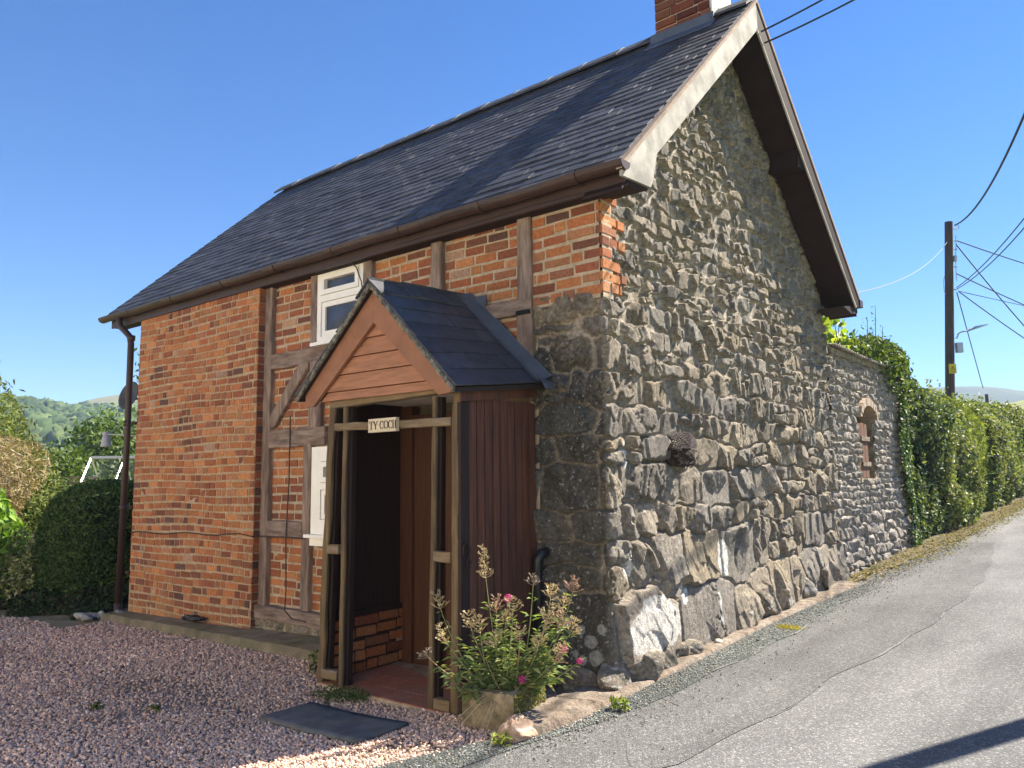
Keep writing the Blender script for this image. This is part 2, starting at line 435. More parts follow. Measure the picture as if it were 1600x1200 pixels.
def ribbon(name, pts, w, zoff, mat, label, seedn=0):
    P = np.array(pts, float)
    # resample
    d = np.r_[0, np.cumsum(np.hypot(*np.diff(P, axis=0).T))]
    t = np.linspace(0, d[-1], max(8, int(d[-1] / .06)))
    x = np.interp(t, d, P[:, 0]); y = np.interp(t, d, P[:, 1])
    x += .012 * (vn(t * 4, t * 0, seedn) - .5) * 2
    tx = np.gradient(x); ty = np.gradient(y); l = np.hypot(tx, ty); nx, ny = -ty / l, tx / l
    ww = w * .6 * (.12 + 1.1 * vn(t * 5, t * 0 + 3, seedn + 2))
    V = np.concatenate([np.stack([x + nx * ww / 2, y + ny * ww / 2, gz(x, y) + zoff], -1), np.stack([x - nx * ww / 2, y - ny * ww / 2, gz(x, y) + zoff], -1)])
    n = len(t); i = np.arange(n - 1)
    F = np.stack([i, i + n, i + n + 1, i + 1], -1)
    F = F[vn(t[:-1] * 3.3, t[:-1] * 0 + 7, seedn + 4) > .46]
    o = npmesh(name, V, F, mat)
    return tag(o, label, "road", kind='structure')
ribbon("road_seam", [(edge1(y), y) for y in np.linspace(.55, 4.55, 30)], .035, .0215, m_seam, "pale dusty seam between the tarmac strips by the kerb")
ribbon("road_seam", [(edge2(y), y) for y in np.linspace(.75, 3.3, 20)], .035, .0178, m_seam, "pale dusty seam along the edge of the lane repair", 3)
ribbon("road_seam", [(.47, 4.5), (.4, 5.2), (.47, 6.4), (.5, 7.5)], .035, .0215, m_seam, "pale seam running on past the outbuilding", 9)
ribbon("road_seam", [(edge2(y), y) for y in np.linspace(-1.4, .70, 20)], .022, .0178, m_seam, "dusty seam along the lane repair near the planter", 5)
ribbon("road_crack", [(.28, .05), (.42, -.05), (.52, -.1)], .012, .0215, m_crack, "short hairline crack running out from the kerb", 6)
ribbon("road_crack", [(.55, -.75), (.7, -.98), (.9, -1.2)], .016, .0178, m_crack, "short dark crack at the foot of the picture", 7)
ribbon("road_crack", [(1.0, -.16), (1.12, -.28)], .018, .0178, m_crack, "short dark notch in the lane repair edge", 8)

# yard base under the gravel, concrete strip by the downpipe
yard = sheet("gravel_bed", np.linspace(0, 1, 60), np.linspace(-12, -.05, 120), .004, m_ground, fn=rfn(lambda y: -11 + 0 * y, lambda y: road_left(y) - .06), rough=.02)
tag(yard, "earth bed under the gravel of the front yard", "ground")
apron = sheet("concrete_path", np.linspace(-12, -6.15, 30), np.linspace(-1.1, 2.2, 24), .012, m_conc, rough=.02)
tag(apron, "grey concrete path past the far corner of the cottage", "path")

# ------------------------------------------------------------------ the cottage
cottage = thing("cottage", "old red brick and rubble stone cottage with a dark slate roof", "cottage", (-3.2, 2.3, .2))
W = 4.796; YR = 2.281; HE = 3.6115; HR = 5.931; EY = -.179; SL = (HR - HE) / (YR - EY); SLB = (HR - 3.6057) / (W + .26 - YR)
def roofz(y):
    return np.where(np.asarray(y) < YR, HE + (np.asarray(y) - EY) * SL, HR - (np.asarray(y) - YR) * SLB)

# solid wall body behind the facings (closes the house)
b = MB()
b.prism([(.075, -.1), (W - .02, -.1), (W - .02, float(roofz(W)) - .14), (YR, HR - .16), (.075, 3.48)], 0, -6.27, -.09)
b.build("wall", m_conc, cottage)

# --- rubble stone wall, wrapping the near corner: u<0 is the front, u>0 the gable
STONE_BASE = np.array([(.175, .155, .125), (.205, .18, .145), (.155, .145, .13), (.24, .205, .15), (.19, .165, .125), (.135, .13, .125), (.225, .185, .125), (.165, .16, .145)]) * np.array((1.26, 1.21, 1.165))

def rows_of_stones(u0, u1, z0, z1, size_fn, rnd, first=None):
    S = []
    z = z0; first_row = True
    while z < z1:
        w0, h0 = size_fn(z)
        h = h0 * rnd.uniform(.75, 1.3)
        if first_row and first is not None:
            for q in first: S.append(q)
            z = z0 + .42
            first_row = False
            continue
        u = u0 - rnd.uniform(0, w0)
        while u < u1 + w0:
            w = w0 * rnd.choice([.45, .7, .9, 1.0, 1.25, 1.5, 1.8]) * rnd.uniform(.85, 1.15)
            hh = h * rnd.uniform(.8, 1.15)
            if rnd.random() < .22 and h0 > .13:      # two thin stones stacked
                S.append((u + w / 2, z + h * .26, w * .95, h * .46)); S.append((u + w / 2 + rnd.uniform(-.03, .03), z + h * .76, w * .9, h * .46))
            else:
                S.append((u + w / 2, z + h / 2 + rnd.uniform(-.18, .18) * h, w, hh))
            u += w
        z += h
    return S

def stone_field(U, Z, S, rnd, mort=.05, prot=(.0, .06), rough=.022, facet=.10, mortar_h=0.0, mortar_col=(.46, .39, .30), dome=.35, warp=.05, seed=0, tint=None, joint=.10, chops=4, tilt=.12):
    sh = U.shape; u = U.ravel(); z = Z.ravel()
    wu = u + warp * (fbm(u * 5, z * 5, 2, seed + 1)) * 2 + .007 * fbm(u * 24, z * 24, 2, seed + 5) * 2
    wz = z + warp * (fbm(u * 5, z * 5, 2, seed + 2)) * 1.6 + .007 * fbm(u * 24, z * 24, 2, seed + 6) * 2
    S = np.array(S); n = len(S)
    f1 = np.full(u.shape, 9.); f2 = np.full(u.shape, 9.); i1 = np.zeros(u.shape, int)
    order = np.argsort(S[:, 1])
    for k in order:
        su, sz, w, h = S[k]
        m = (np.abs(wu - su) < w * 1.6 + .1) & (np.abs(wz - sz) < h * 1.6 + .1)
        idx = np.nonzero(m)[0]
        if len(idx) == 0: continue
        d = ((np.abs(wu[idx] - su) / (w * .5)) ** 2.6 + (np.abs(wz[idx] - sz) / (h * .5)) ** 2.6) ** (1 / 2.6)
        a = d < f1[idx]
        f2[idx] = np.where(a, f1[idx], np.minimum(f2[idx], d))
        f1[idx] = np.where(a, d, f1[idx]); i1[idx] = np.where(a, k, i1[idx])
    edge = (f2 - f1) * .5 * np.minimum(S[i1, 2], S[i1, 3])        # about metres to the joint
    mask = sstep(joint * .12, joint * .45, edge - .010 * vn(u * 30, z * 30, seed + 9))
    mask = mask * sstep(2.3, 1.5, f1)
    rr = np.random.default_rng(seed + 5)
    pr = rr.uniform(prot[0], prot[1], n); tu = rr.normal(.02, tilt, n); tz = rr.normal(0, tilt * .8, n)
    du = wu - S[i1, 0]; dz = wz - S[i1, 1]
    h = pr[i1] + np.clip(tu[i1] * du + tz[i1] * dz, -.04, .04)
    hu = S[:, 2] * .5; hz_ = S[:, 3] * .5
    for k in range(chops):                     # broken arrises: each cuts the face back along a plane
        th = rr.uniform(0, 2 * math.pi, n); sl = rr.uniform(.35, 1.5, n); dd = rr.uniform(.25, .8, n)
        R_ = np.sqrt((hu * np.cos(th)) ** 2 + (hz_ * np.sin(th)) ** 2)
        q = du * np.cos(th)[i1] + dz * np.sin(th)[i1] - (dd * R_)[i1]
        h = np.minimum(h, pr[i1] + .006 - sl[i1] * q)
    # flat spalls with a crisp step inside the bigger stones
    ang = rr.uniform(-.25, .8, n)[i1]
    ca, sa = np.cos(ang), np.sin(ang)
    fu = (u * ca + z * sa) / facet; fz = (-u * sa + z * ca) / (facet * 2.4)
    ci, cj, F1, F2, ox, oy = jitter_voronoi(fu + S[i1, 0] * 3.7, fz + S[i1, 1] * 5.1, seed)
    h = h + rough * ((hsh(ci, cj, 1) - .5) * 1.3 + (hsh(ci, cj, 2) - .5) * .8 * ox + (hsh(ci, cj, 3) - .5) * .5 * oy)
    rn = np.abs(fbm(fu * 1.1, fz * .8, 3, seed + 12)) * 2
    crk = sstep(.035, .008, rn) * (rr.random(n) < .55)[i1]
    h = h - .028 * crk
    h = h + .005 * fbm(u * 36, z * 36, 4, seed + 20)
    h = np.maximum(h, mortar_h + .002)
    mh = mortar_h + .014 * fbm(u * 14, z * 14, 4, seed + 30)
    hh = mh * (1 - mask) + np.maximum(h, mh - .01) * mask
    base = STONE_BASE[rr.integers(0, len(STONE_BASE), n)] * .55 + STONE_BASE.mean(0) * .45
    base = base * rr.uniform(.82, 1.15, n)[:, None]
    if tint is not None: base = tint(S, base, rr)
    c = base[i1]
    c = c * (1 + .55 * fbm(u * 9, z * 9, 4, seed + 40))[:, None] * (1 + .25 * (hsh(ci, cj, 7) - .5))[:, None]
    # rusty staining on some faces
    st = .6 * sstep(.12, .3, fbm(u * 3.1 + 4, z * 3.1, 3, seed + 55))[:, None]
    c = c * (1 - .45 * st) + np.array((.20, .165, .12)) * .45 * st
    mc = np.array(mortar_col)[None] * (1 + .4 * fbm(u * 6, z * 6, 3, seed + 60))[:, None]
    c = mc * (1 - mask)[:, None] + c * mask[:, None]
    return hh.reshape(sh), c.reshape(*sh, 3), mask.reshape(sh)

RES = .0085
u_ax = np.arange(-.60, W + .01, RES); z_ax = np.arange(.0, 5.86, RES)
U, Z = np.meshgrid(u_ax, z_ax, indexing='ij')
def gsize(z):
    if z < .85: return (.46, .32)
    if z < 1.7: return (.33, .25)
    if z < 2.4: return (.26, .19)
    if z < 3.1: return (.22, .145)
    return (.20, .11)
rs = random.Random(5)
first = [(-.34, .58, .62, .50), (.46, .60, .76, .46), (1.40, .57, .84, .46), (2.05, .50, .42, .30), (2.45, .60, .4, .34), (2.9, .66, .5, .36), (3.35, .62, .36, .3), (3.85, .70, .6, .40), (4.35, .68, .4, .34), (4.75, .72, .4, .4),
         (-.3, .22, .7, .26), (.15, .27, .3, .2), (.55, .28, .4, .2), (1.0, .30, .4, .2), (1.5, .27, .4, .16)]
S = rows_of_stones(-.6, W, .40, 5.9, gsize, rs, first)
for _ in range(330):        # pinning stones in the joints
    k_ = rs.choice(S); S.append((k_[0] + k_[2] * rs.choice([-.5, .5, .0]) , k_[1] + k_[3] * rs.choice([-.5, .5]), rs.uniform(.05, .11), rs.uniform(.04, .075)))
for s_ in (( .46, .6), ):
    pass
def gtint(Sx, base, rr):
    m = Sx[:, 1] > 5.16
    base[m] = np.array((.24, .115, .085)) * rr.uniform(.8, 1.2, m.sum())[:, None]
    return base
H1, C1, MK = stone_field(U, Z, S, rs, prot=(.018, .062), rough=.023, facet=.10, seed=3, mortar_col=(.31, .265, .21), mortar_h=.001, warp=.06, joint=.040, chops=4, tilt=.11)
H1 = H1 - .026 * sstep(2.6, 1.6, Z) * (1 - MK)
low = sstep(1.0, .35, Z)
H1 = H1 * (1 - .55 * sstep(.35, .05, roofz(np.maximum(U, 0)) - .12 - Z)) + .055 * low - .02 * sstep(2.6, 3.4, Z)
# upper gable: flatter, more mortar
C1 = np.clip(C1, .03, .8)
upm = sstep(2.0, 2.9, Z) * (1 - MK)
C1 = C1 * (1 + .38 * upm[..., None])
front_dark = sstep(.03, -.03, U) * sstep(2.85, 2.3, Z + .3 * fbm(U * 4, Z * 4, 3, 77))      # darker front face, joints less than stones
C1 = C1 * (1 - (front_dark * (.22 + .36 * MK))[..., None] * np.array((1.08, 1.0, .90)))
def patch(cu, cz, au, az_, col, amt=1.0, ns=9, seed=1):
    d = ((U - cu) / au) ** 2 + ((Z - cz) / az_) ** 2 + 1.1 * fbm(U * ns, Z * ns, 4, seed)
    m = (sstep(1.05, .9, d) * amt)[..., None] * (MK[..., None] * .75 + .25)
    return C1 * (1 - m) + np.array(col) * m
# lichen and old limewash that sits on particular stones
WH = (.48, .46, .42)
C1 = patch(.47, .58, .40, .20, WH, .96, 7, 2)
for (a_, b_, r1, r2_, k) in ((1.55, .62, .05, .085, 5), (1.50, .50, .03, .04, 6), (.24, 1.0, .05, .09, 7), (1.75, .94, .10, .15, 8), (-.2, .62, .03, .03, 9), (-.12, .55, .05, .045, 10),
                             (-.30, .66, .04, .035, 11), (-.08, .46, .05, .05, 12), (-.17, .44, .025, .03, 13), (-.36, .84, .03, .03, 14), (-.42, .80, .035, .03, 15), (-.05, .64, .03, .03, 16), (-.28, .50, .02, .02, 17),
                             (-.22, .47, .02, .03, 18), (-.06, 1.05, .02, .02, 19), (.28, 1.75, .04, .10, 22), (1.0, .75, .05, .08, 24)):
    C1 = patch(a_, b_, r1, r2_, (.60, .60, .56) if a_ > 0 else (.36, .36, .33), .85, 14, k)  # front spots use a darker copy of the colour, shade toned in
# position: front plane (y), rounded corner, gable plane (x)
rc = .035
H = H1
def place(Uu, Zz, Hh):
    bat = .035 * sstep(1.6, .2, Zz)
    t = np.clip((Uu + rc) / (2 * rc), 0, 1) * (math.pi / 2)
    nx = np.sin(t); ny = -np.cos(t)
    onf = Uu < -rc; ong = Uu > rc
    x = np.where(onf, Uu, np.where(ong, 0.0, -rc + rc * np.sin(t)))
    y = np.where(onf, 0.0, np.where(ong, Uu, rc - rc * np.cos(t)))
    x = x + nx * (Hh + bat - .03); y = y + ny * (Hh + bat - .03)
    return np.stack([x, y, Zz], -1)
V = place(U, Z, H)
n_, m_ = U.shape
I = np.arange(n_ * m_).reshape(n_, m_)
F = np.stack([I[:-1, :-1], I[1:, :-1], I[1:, 1:], I[:-1, 1:]], -1)
Uc = U[:-1, :-1] + RES / 2; Zc = Z[:-1, :-1] + RES / 2
keep = np.where(Uc < 0, Zc < 2.845 + .02 * vn(Uc * 9, Zc * 0, 4), (Zc < roofz(Uc) - .12))
# leave out what the brick quoin covers
keep &= ~((Uc >= 0) & (Uc < .10) & (Zc > 2.84))
F = F[keep].reshape(-1, 4)
used = np.unique(F); remap = -np.ones(n_ * m_, int); remap[used] = np.arange(len(used))
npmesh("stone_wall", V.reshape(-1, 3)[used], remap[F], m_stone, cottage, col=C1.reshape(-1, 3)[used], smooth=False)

# --- brickwork
BR = np.array([(.52, .178, .070), (.47, .150, .062), (.41, .124, .056), (.57, .215, .085), (.35, .106, .054), (.23, .085, .053), (.16, .073, .056), (.49, .198, .096), (.28, .090, .050), (.39, .145, .076)])
def bricks(name, plane, a0, a1, z0, z1, course, axis, mat_m, holes=(), parent=None, seed=1, p_header=.35, length=.215, warm=0.0, dark=0.0, wav=.011, out=-1, joint=.010, aedge=None, hump=True, pal=None):
    """bricks on a vertical plane. axis 0: plane y=plane facing -Y, running along x; axis 1: plane x=plane facing +X, running along y"""
    rnd = random.Random(seed)
    Vs = []; Fs = []; Cs = []
    P = BR if pal is None else pal
    z = z0; row = 0
    while z < z1 - course * .4:
        h = course - joint + rnd.uniform(-.005, .005)
        a = a0 if axis == 1 else (a0 - rnd.uniform(0, .18) if row % 2 else a0 - rnd.uniform(0, .1))
        while a < a1:
            w = length * (.5 if rnd.random() < p_header else 1.0) * rnd.uniform(.9, 1.08)
            s, e = max(a, a0), min(a + w - joint, a1)
            end = a1 if aedge is None else min(a1, aedge(row))
            e = min(e, end)
            a += w
            if e - s < .025: continue
            zc = z + h / 2 + wav * math.sin(s * 3.1 + row * .37) + .008 * math.sin(s * 1.3 + row * .11) + rnd.uniform(-.003, .003); ac = (s + e) / 2
            if any(ac > q[0] and ac < q[1] and zc > q[2] and zc < q[3] for q in holes): continue
            dep = rnd.uniform(.0025, .0075); ins = rnd.uniform(.003, .006)
            j = lambda: rnd.uniform(-.0025, .0025)
            zz0, zz1 = zc - h / 2, zc + h / 2
            # colour: drifting clusters
            cl = float(fbm(np.array([s * 1.6 + seed]), np.array([z * 1.9]), 3, seed)[0]) * 3 + warm - dark
            r = rnd.random() + cl * .55
            if r > .78: c = P[rnd.choice([3, 0, 7, 3])]
            elif r > .30: c = P[rnd.choice([0, 1, 2, 1, 9])]
            elif r > .08: c = P[rnd.choice([2, 4, 8, 4])]
            else: c = P[rnd.choice([5, 6, 8, 5])]
            c = np.array(c) * rnd.uniform(.80, 1.15) * np.array((.84, .95, 1.0))
            foot = max(0.0, min(1.0, (.42 - zc) / .32)) if axis == 0 and z0 < .3 else 0.0
            if foot > 0: c = c * (1 - .6 * foot * rnd.random()) + np.array((.20, .165, .09)) * .6 * foot * rnd.random()
            if rnd.random() < .012: c = c * .5 + np.array((.42, .34, .26)) * .5
            if rnd.random() < .05: dep -= .0015
            q = [(s, zz0), (e, zz0), (e, zz1), (s, zz1)]
            n0 = len(Vs)
            for (aa, zb) in q: Vs.append((aa + j(), .012, zb + j())); Cs.append(c)
            for k, (aa, zb) in enumerate(q):
                Vs.append((aa + (ins if k in (0, 3) else -ins) + j(), -dep + j(), zb + (ins if k < 2 else -ins) + j())); Cs.append(c)
            Fs += [[n0 + 4, n0 + 5, n0 + 6, n0 + 7]] + [[n0 + i, n0 + (i + 1) % 4, n0 + 4 + (i + 1) % 4, n0 + 4 + i] for i in range(4)]
        z += course; row += 1
    A = np.array(Vs)
    if axis == 0: W3 = np.stack([A[:, 0], plane + A[:, 1], A[:, 2]], -1)
    else: W3 = np.stack([plane - A[:, 1], A[:, 0], A[:, 2]], -1)
    return npmesh(name, W3, Fs, m_brick, parent, col=np.array(Cs))

def mortar_sheet(name, plane, a0, a1, z0, z1, axis, mat, parent, holes=()):
    da = .03
    aa = np.arange(a0, a1 + da, da); aa[-1] = a1; zz = np.arange(z0, z1 + da, da); zz[-1] = z1
    A, Zq = np.meshgrid(aa, zz, indexing='ij')
    D = .005 * fbm(A * 12, Zq * 12, 3, 8)
    if axis == 0: V = np.stack([A, plane + D, Zq], -1)
    else: V = np.stack([plane - D, A, Zq], -1)
    I = np.arange(A.size).reshape(A.shape)
    F = np.stack([I[:-1, :-1], I[1:, :-1], I[1:, 1:], I[:-1, 1:]], -1)
    ac = A[:-1, :-1] + da / 2; zc = Zq[:-1, :-1] + da / 2
    k = np.ones(ac.shape, bool)
    for q in holes: k &= ~((ac > q[0]) & (ac < q[1]) & (zc > q[2]) & (zc < q[3]))
    return npmesh(name, V.reshape(-1, 3), F[k].reshape(-1, 4), mat, parent, smooth=True)

YL = -.10       # face of the thicker brick end
bw = bricks("brick_wall", YL, -6.27, -3.86, .10, 3.50, .0755, 0, None, parent=cottage, seed=4, p_header=.62, length=.20, warm=.06, joint=.011)
mortar_sheet("mortar", YL - .0005, -6.27, -3.86, .05, 3.52, 0, m_mortar_l, bw)
rb = bricks("return", -3.86, YL, .03, .10, 3.50, .0755, 1, None, parent=bw, seed=9, p_header=.6, length=.2, dark=.5)
b = MB(); b.box(-6.268, -3.868, YL + .012, .08, .0, 3.52); b.build("brick_core", m_mortar_l, bw)
PANEL_HOLES = [(-3.06, -2.39, 2.78, 3.6), (-3.12, -2.28, 1.08, 1.93), (-1.93, -.60, 0, 2.2)]
bi = bricks("brick_infill", .022, -3.76, -.575, .46, 3.53, .079, 0, None, holes=PANEL_HOLES, parent=cottage, seed=12, p_header=.10, length=.222, warm=.08, joint=.013, wav=.010)
mortar_sheet("mortar", .0215, -3.90, -.56, .30, 3.53, 0, m_mortar, bi, holes=[(-3.04, -2.41, 2.83, 3.6), (-3.10, -2.30, 1.12, 1.90), (-1.92, -.62, 0, 2.18)])
qt = lambda r: (.115, .225, .30)[[1, 2, 1, 0, 2, 1, 2, 0, 1, 2][r % 10] % 3] if r > 0 else .24
bq = bricks("corner_brickwork", .0, -.575, .0085, 2.835, 3.53, .0785, 0, None, parent=cottage, seed=21, p_header=.3, length=.225, warm=.02, dark=.1, joint=.011)
mortar_sheet("mortar", -.0005, -.575, -.0085, 2.80, 3.53, 0, m_mortar, bq)
bg_ = bricks("gable_return", .012, -.004, .30, 2.835, 3.53, .0785, 1, None, parent=bq, seed=22, p_header=.4, length=.225, warm=.15, joint=.011, aedge=qt)
mortar_sheet("mortar", .0125, -.0, .13, 2.80, 3.56, 1, m_mortar, bg_)

# --- stone plinth under the sill beam
up_ = np.arange(-3.93, -1.93, .012); zp = np.arange(.0, .37, .012)
Up, Zp = np.meshgrid(up_, zp, indexing='ij')
Sp = rows_of_stones(-3.95, -1.9, .05, .4, lambda z: (.17, .115), random.Random(3))
Hp, Cp, _ = stone_field(Up, Zp, Sp, None, prot=(.02, .04), rough=.006, facet=.09, seed=31, mortar_col=(.36, .31, .23), joint=.05, chops=4)
Ip = np.arange(Up.size).reshape(Up.shape)
npmesh("stone_plinth", np.stack([Up, -.035 - Hp, Zp], -1).reshape(-1, 3), np.stack([Ip[:-1, :-1], Ip[1:, :-1], Ip[1:, 1:], Ip[:-1, 1:]], -1).reshape(-1, 4), m_stone_small, cottage, col=Cp.reshape(-1, 3))

# --- timber frame
rt_ = random.Random(14)
def timber(name, p0, p1, w, d=.09, horiz=False, jit=.006, y=.012):
    q = MB()
    p0 = (p0[0], y, p0[1]); p1 = (p1[0], y, p1[1])
    side = (0, 0, 1) if horiz else (1, 0, 0)
    q.beam(p0, p1, w, d, side, seg=14, jit=jit, bev=.008, rnd=rt_)
    return q.build(name, m_oak_h if horiz else m_oak, cottage, smooth=False)
timber("timber_post", (-3.815, .45), (-3.82, 2.66), .145)
timber("timber_post", (-3.815, 2.66), (-3.82, 3.53), .13)
timber("timber_post", (-3.095, 2.80), (-3.10, 3.53), .09)
timber("timber_post", (-3.06, 2.08), (-3.05, 2.68), .17)
timber("timber_post", (-3.155, .46), (-3.15, 1.93), .115)
timber("timber_post", (-2.345, 2.75), (-2.35, 3.53), .11)
timber("timber_post", (-1.52, 2.25), (-1.522, 3.53), .12)
timber("timber_post", (-.64, 2.88), (-.636, 3.53), .125)
timber("timber_post", (-.64, 2.20), (-.64, 2.78), .14)
timber("timber_rail", (-3.745, 2.735), (-2.30, 2.755), .145, horiz=True)
timber("timber_rail", (-3.745, 1.995), (-2.9, 2.0), .17, horiz=True)
timber("timber_rail", (-3.745, 1.16), (-3.21, 1.155), .155, horiz=True)
timber("timber_rail", (-1.46, 2.83), (-.575, 2.83), .115, horiz=True)
timber("sill_beam", (-3.92, .40), (-1.9, .385), .12, horiz=True, d=.13, y=-.01)
timber("timber_brace", (-3.74, 2.14), (-3.20, 2.70), .125, y=.016)
b = MB(); b.box(-.70, -.58, -.05, .02, 2.765, 2.795); b.build("slate_wedge", m_slate_p, cottage)

# --- windows
def window(x0, x1, z0, z1, transom, label, t=.055):
    q = MB()
    yf, yb = -.022, .06
    q.box(x0, x0 + t, yf, yb, z0, z1); q.box(x1 - t, x1, yf, yb, z0, z1)
    q.box(x0 + t, x1 - t, yf, yb, z0, z0 + t); q.box(x0 + t, x1 - t, yf, yb, z1 - t, z1)
    if transom: q.box(x0 + t, x1 - t, yf, yb, transom - .03, transom + .03)
    o = q.build("window", m_white, cottage); o["label"] = label
    zs = [(z0 + t, transom - .03), (transom + .03, z1 - t)] if transom else [(z0 + t, z1 - t)]
    for k, (za, zb) in enumerate(zs):
        q = MB(); s = .045; g0 = .004
        xa, xb = x0 + t + g0, x1 - t - g0; za += g0; zb -= g0
        fy = -.032 if k == 1 else -.012
        q.box(xa, xa + s, fy, .03, za, zb); q.box(xb - s, xb, fy, .03, za, zb); q.box(xa + s, xb - s, fy, .03, za, za + s); q.box(xa + s, xb - s, fy, .03, zb - s, zb)
        q.build("sash", m_white, o)
        q = MB(); q.box(xa + s, xb - s, .008, .02, za + s, zb - s); q.build("pane", m_pane, o)
    q = MB(); q.box(x0 - .03, x1 + .03, -.075, .02, z0 - .03, z0 - .001); q.box(x0, x1, -.03, .02, z0 - .10, z0 - .031)
    q.build("sill", m_white, o)
    return o
window(-3.05, -2.41, 2.84, 3.52, 3.245, "white upper window with top-hung casement")
window(-3.09, -2.30, 1.13, 1.90, 1.55, "white lower window partly hidden by the porch", t=.13)

# --- eaves, fascia, soffit, gutter
XL, XR = -7.02, .275
b = MB(); b.box(XL + .05, .285, -.13, -.105, 3.475, 3.60); b.build("fascia", m_brownpvc, cottage)
b = MB(); b.box(-6.95, .285, -.104, .03, 3.478, 3.492); b.build("eaves_soffit", m_soffit, cottage)
b = MB()
prof = [(math.cos(a), math.sin(a)) for a in np.linspace(math.pi, 2 * math.pi, 11)]
ro, ri = .058, .050
xa, xb = -7.07, .325
gyc, gzc = -.195, 3.600
for (x0, x1, r_) in ((xa, xb, ro),):
    nseg = 24
    V = []; F = []
    xs_ = np.linspace(x0, x1, nseg + 1)
    for i, x in enumerate(xs_):
        sag = .004 * math.sin(i * 1.7)
        for (c_, s_) in prof: V.append((x, gyc + ro * c_, gzc + sag + ro * s_))
        for (c_, s_) in prof[::-1]: V.append((x, gyc + ri * c_, gzc + sag + ri * s_))
    k = 22
    for i in range(nseg):
        for j in range(k): F.append((i * k + j, (i + 1) * k + j, (i + 1) * k + (j + 1) % k, i * k + (j + 1) % k))
    F.append(list(range(k))); F.append(list(range(nseg * k, nseg * k + k))[::-1])
    b.add(V, F)
gut = b.build("gutter", m_brownpvc, cottage, smooth=False)
b = MB(); b.prism([(gyc + ro * c_ * .99, gzc + ro * s_ * .99) for c_, s_ in prof], 0, xb - .006, xb + .004); b.build("stop_end", m_brownpvc, gut)
for x in (-6.35, -5.35, -4.35, -3.45, -2.6, -1.75, -.9, -.05):
    q = MB()
    V = []; F = []
    for xx in (x - .02, x + .02):
        for (c_, s_) in prof: V.append((xx, gyc + (ro + .006) * c_, gzc + (ro + .006) * s_))
        for (c_, s_) in prof[::-1]: V.append((xx, gyc + (ro + .001) * c_, gzc + (ro + .001) * s_))
    F = [(j, 22 + j, 22 + (j + 1) % 22, (j + 1) % 22) for j in range(22)] + [list(range(22)), list(range(22, 44))[::-1]]
    q.add(V, F); q.box(x - .015, x + .015, gyc + ro, -.131, gzc - .06, gzc - .01)
    q.build("gutter_bracket", m_brownpvc, gut)
# downpipe
b = MB()
b.tube([(-6.62, gyc, 3.56), (-6.62, gyc, 3.49), (-6.60, gyc + .01, 3.44), (-6.47, -.18, 3.36), (-6.40, -.165, 3.30), (-6.375, -.16, 3.22), (-6.36, -.16, 2.2), (-6.385, -.16, .22)], .036, 12)
b.tube([(-6.385, -.16, .26), (-6.385, -.16, .16), (-6.40, -.22, .11)], [.044, .044, .04], 12)
for z in (3.28, 2.28, 1.32): b.tube([(-6.37, -.16, z - .03), (-6.37, -.16, z + .03)], .043, 12)
dp = b.build("downpipe", m_brownpvc, cottage, smooth=True)
for z in (2.28, 1.32, .60):
    q = MB(); q.box(-6.33, -6.25, -.13, -.085, z - .015, z + .015); q.build("pipe_clip", m_brownpvc, dp)

# --- roof
roof = MB()
zt = .028
roof.prism([(EY - .02, HE - .03), (YR, HR - .035), (W + .26, 3.575), (W + .26, 3.555), (YR, HR - .065), (EY - .02, HE - .06)], 0, XL + .02, XR - .02)
rf = roof.build("roof", m_soffit, cottage)

def slates(name, P00, P10, P01, P11, courses, width, parent, mat, seed=1, thick=.007, lap=2.0, base=(.06, .065, .08), varc=.25, lift=.010, ragged=0.0):
    """bilinear patch: P00->P10 along eave, P01->P11 along ridge; courses counted from the eave"""
    rnd = random.Random(seed)
    P00, P10, P01, P11 = [Vector(q) for q in (P00, P10, P01, P11)]
    nrm = ((P10 - P00).cross(P01 - P00)).normalized()
    if nrm.z < 0: nrm = -nrm
    Lx = (P10 - P00).length
    Vs = []; Fs = []; Cs = []
    def pt(u, v, h): return P00 * (1 - u) * (1 - v) + P10 * u * (1 - v) + P01 * (1 - u) * v + P11 * u * v + nrm * h
    n = max(1, round(Lx / width)); du = 1 / n; dv = 1 / courses
    for r in range(courses):
        off = (0 if r % 2 else -.5) * du + rnd.uniform(-.03, .03) * du
        for i in range(n + 2):
            a = i * du + off + rnd.uniform(-.05, .05) * du * .3; e = a + du * .993
            a = max(a, 0 - ragged * rnd.random()); e = min(e, 1 + ragged * rnd.random())
            if e - a < du * .12: continue
            v0 = r * dv + rnd.uniform(-.05, .05) * dv; v1 = min(1, r * dv + dv * lap)
            l0 = lift * lap * .5 + rnd.uniform(-.001, .0015); l1 = .001
            t = thick * rnd.uniform(.75, 1.25); sk = rnd.uniform(-.03, .03) * dv
            c = np.array(base) * rnd.uniform(1 - varc, 1 + varc)
            if rnd.random() < .08: c = c * np.array((1.15, 1.1, 1.05))
            n0 = len(Vs)
            for (u_, v_, h_) in ((a, v0, l0), (e, v0 + sk, l0 + rnd.uniform(-.0005, .001)), (e, v1, l1), (a, v1, l1)): Vs.append(pt(u_, v_, h_)); Cs.append(c)
            for (u_, v_, h_) in ((a, v0, l0 + t), (e, v0 + sk, l0 + t), (e, v1, l1 + t), (a, v1, l1 + t)): Vs.append(pt(u_, v_, h_)); Cs.append(c)
            Fs += [[n0 + q for q in f] for f in ((3, 2, 1, 0), (4, 5, 6, 7), (0, 1, 5, 4), (1, 2, 6, 5), (3, 0, 4, 7))]
    return npmesh(name, [tuple(v) for v in Vs], Fs, mat, parent, col=np.array(Cs))
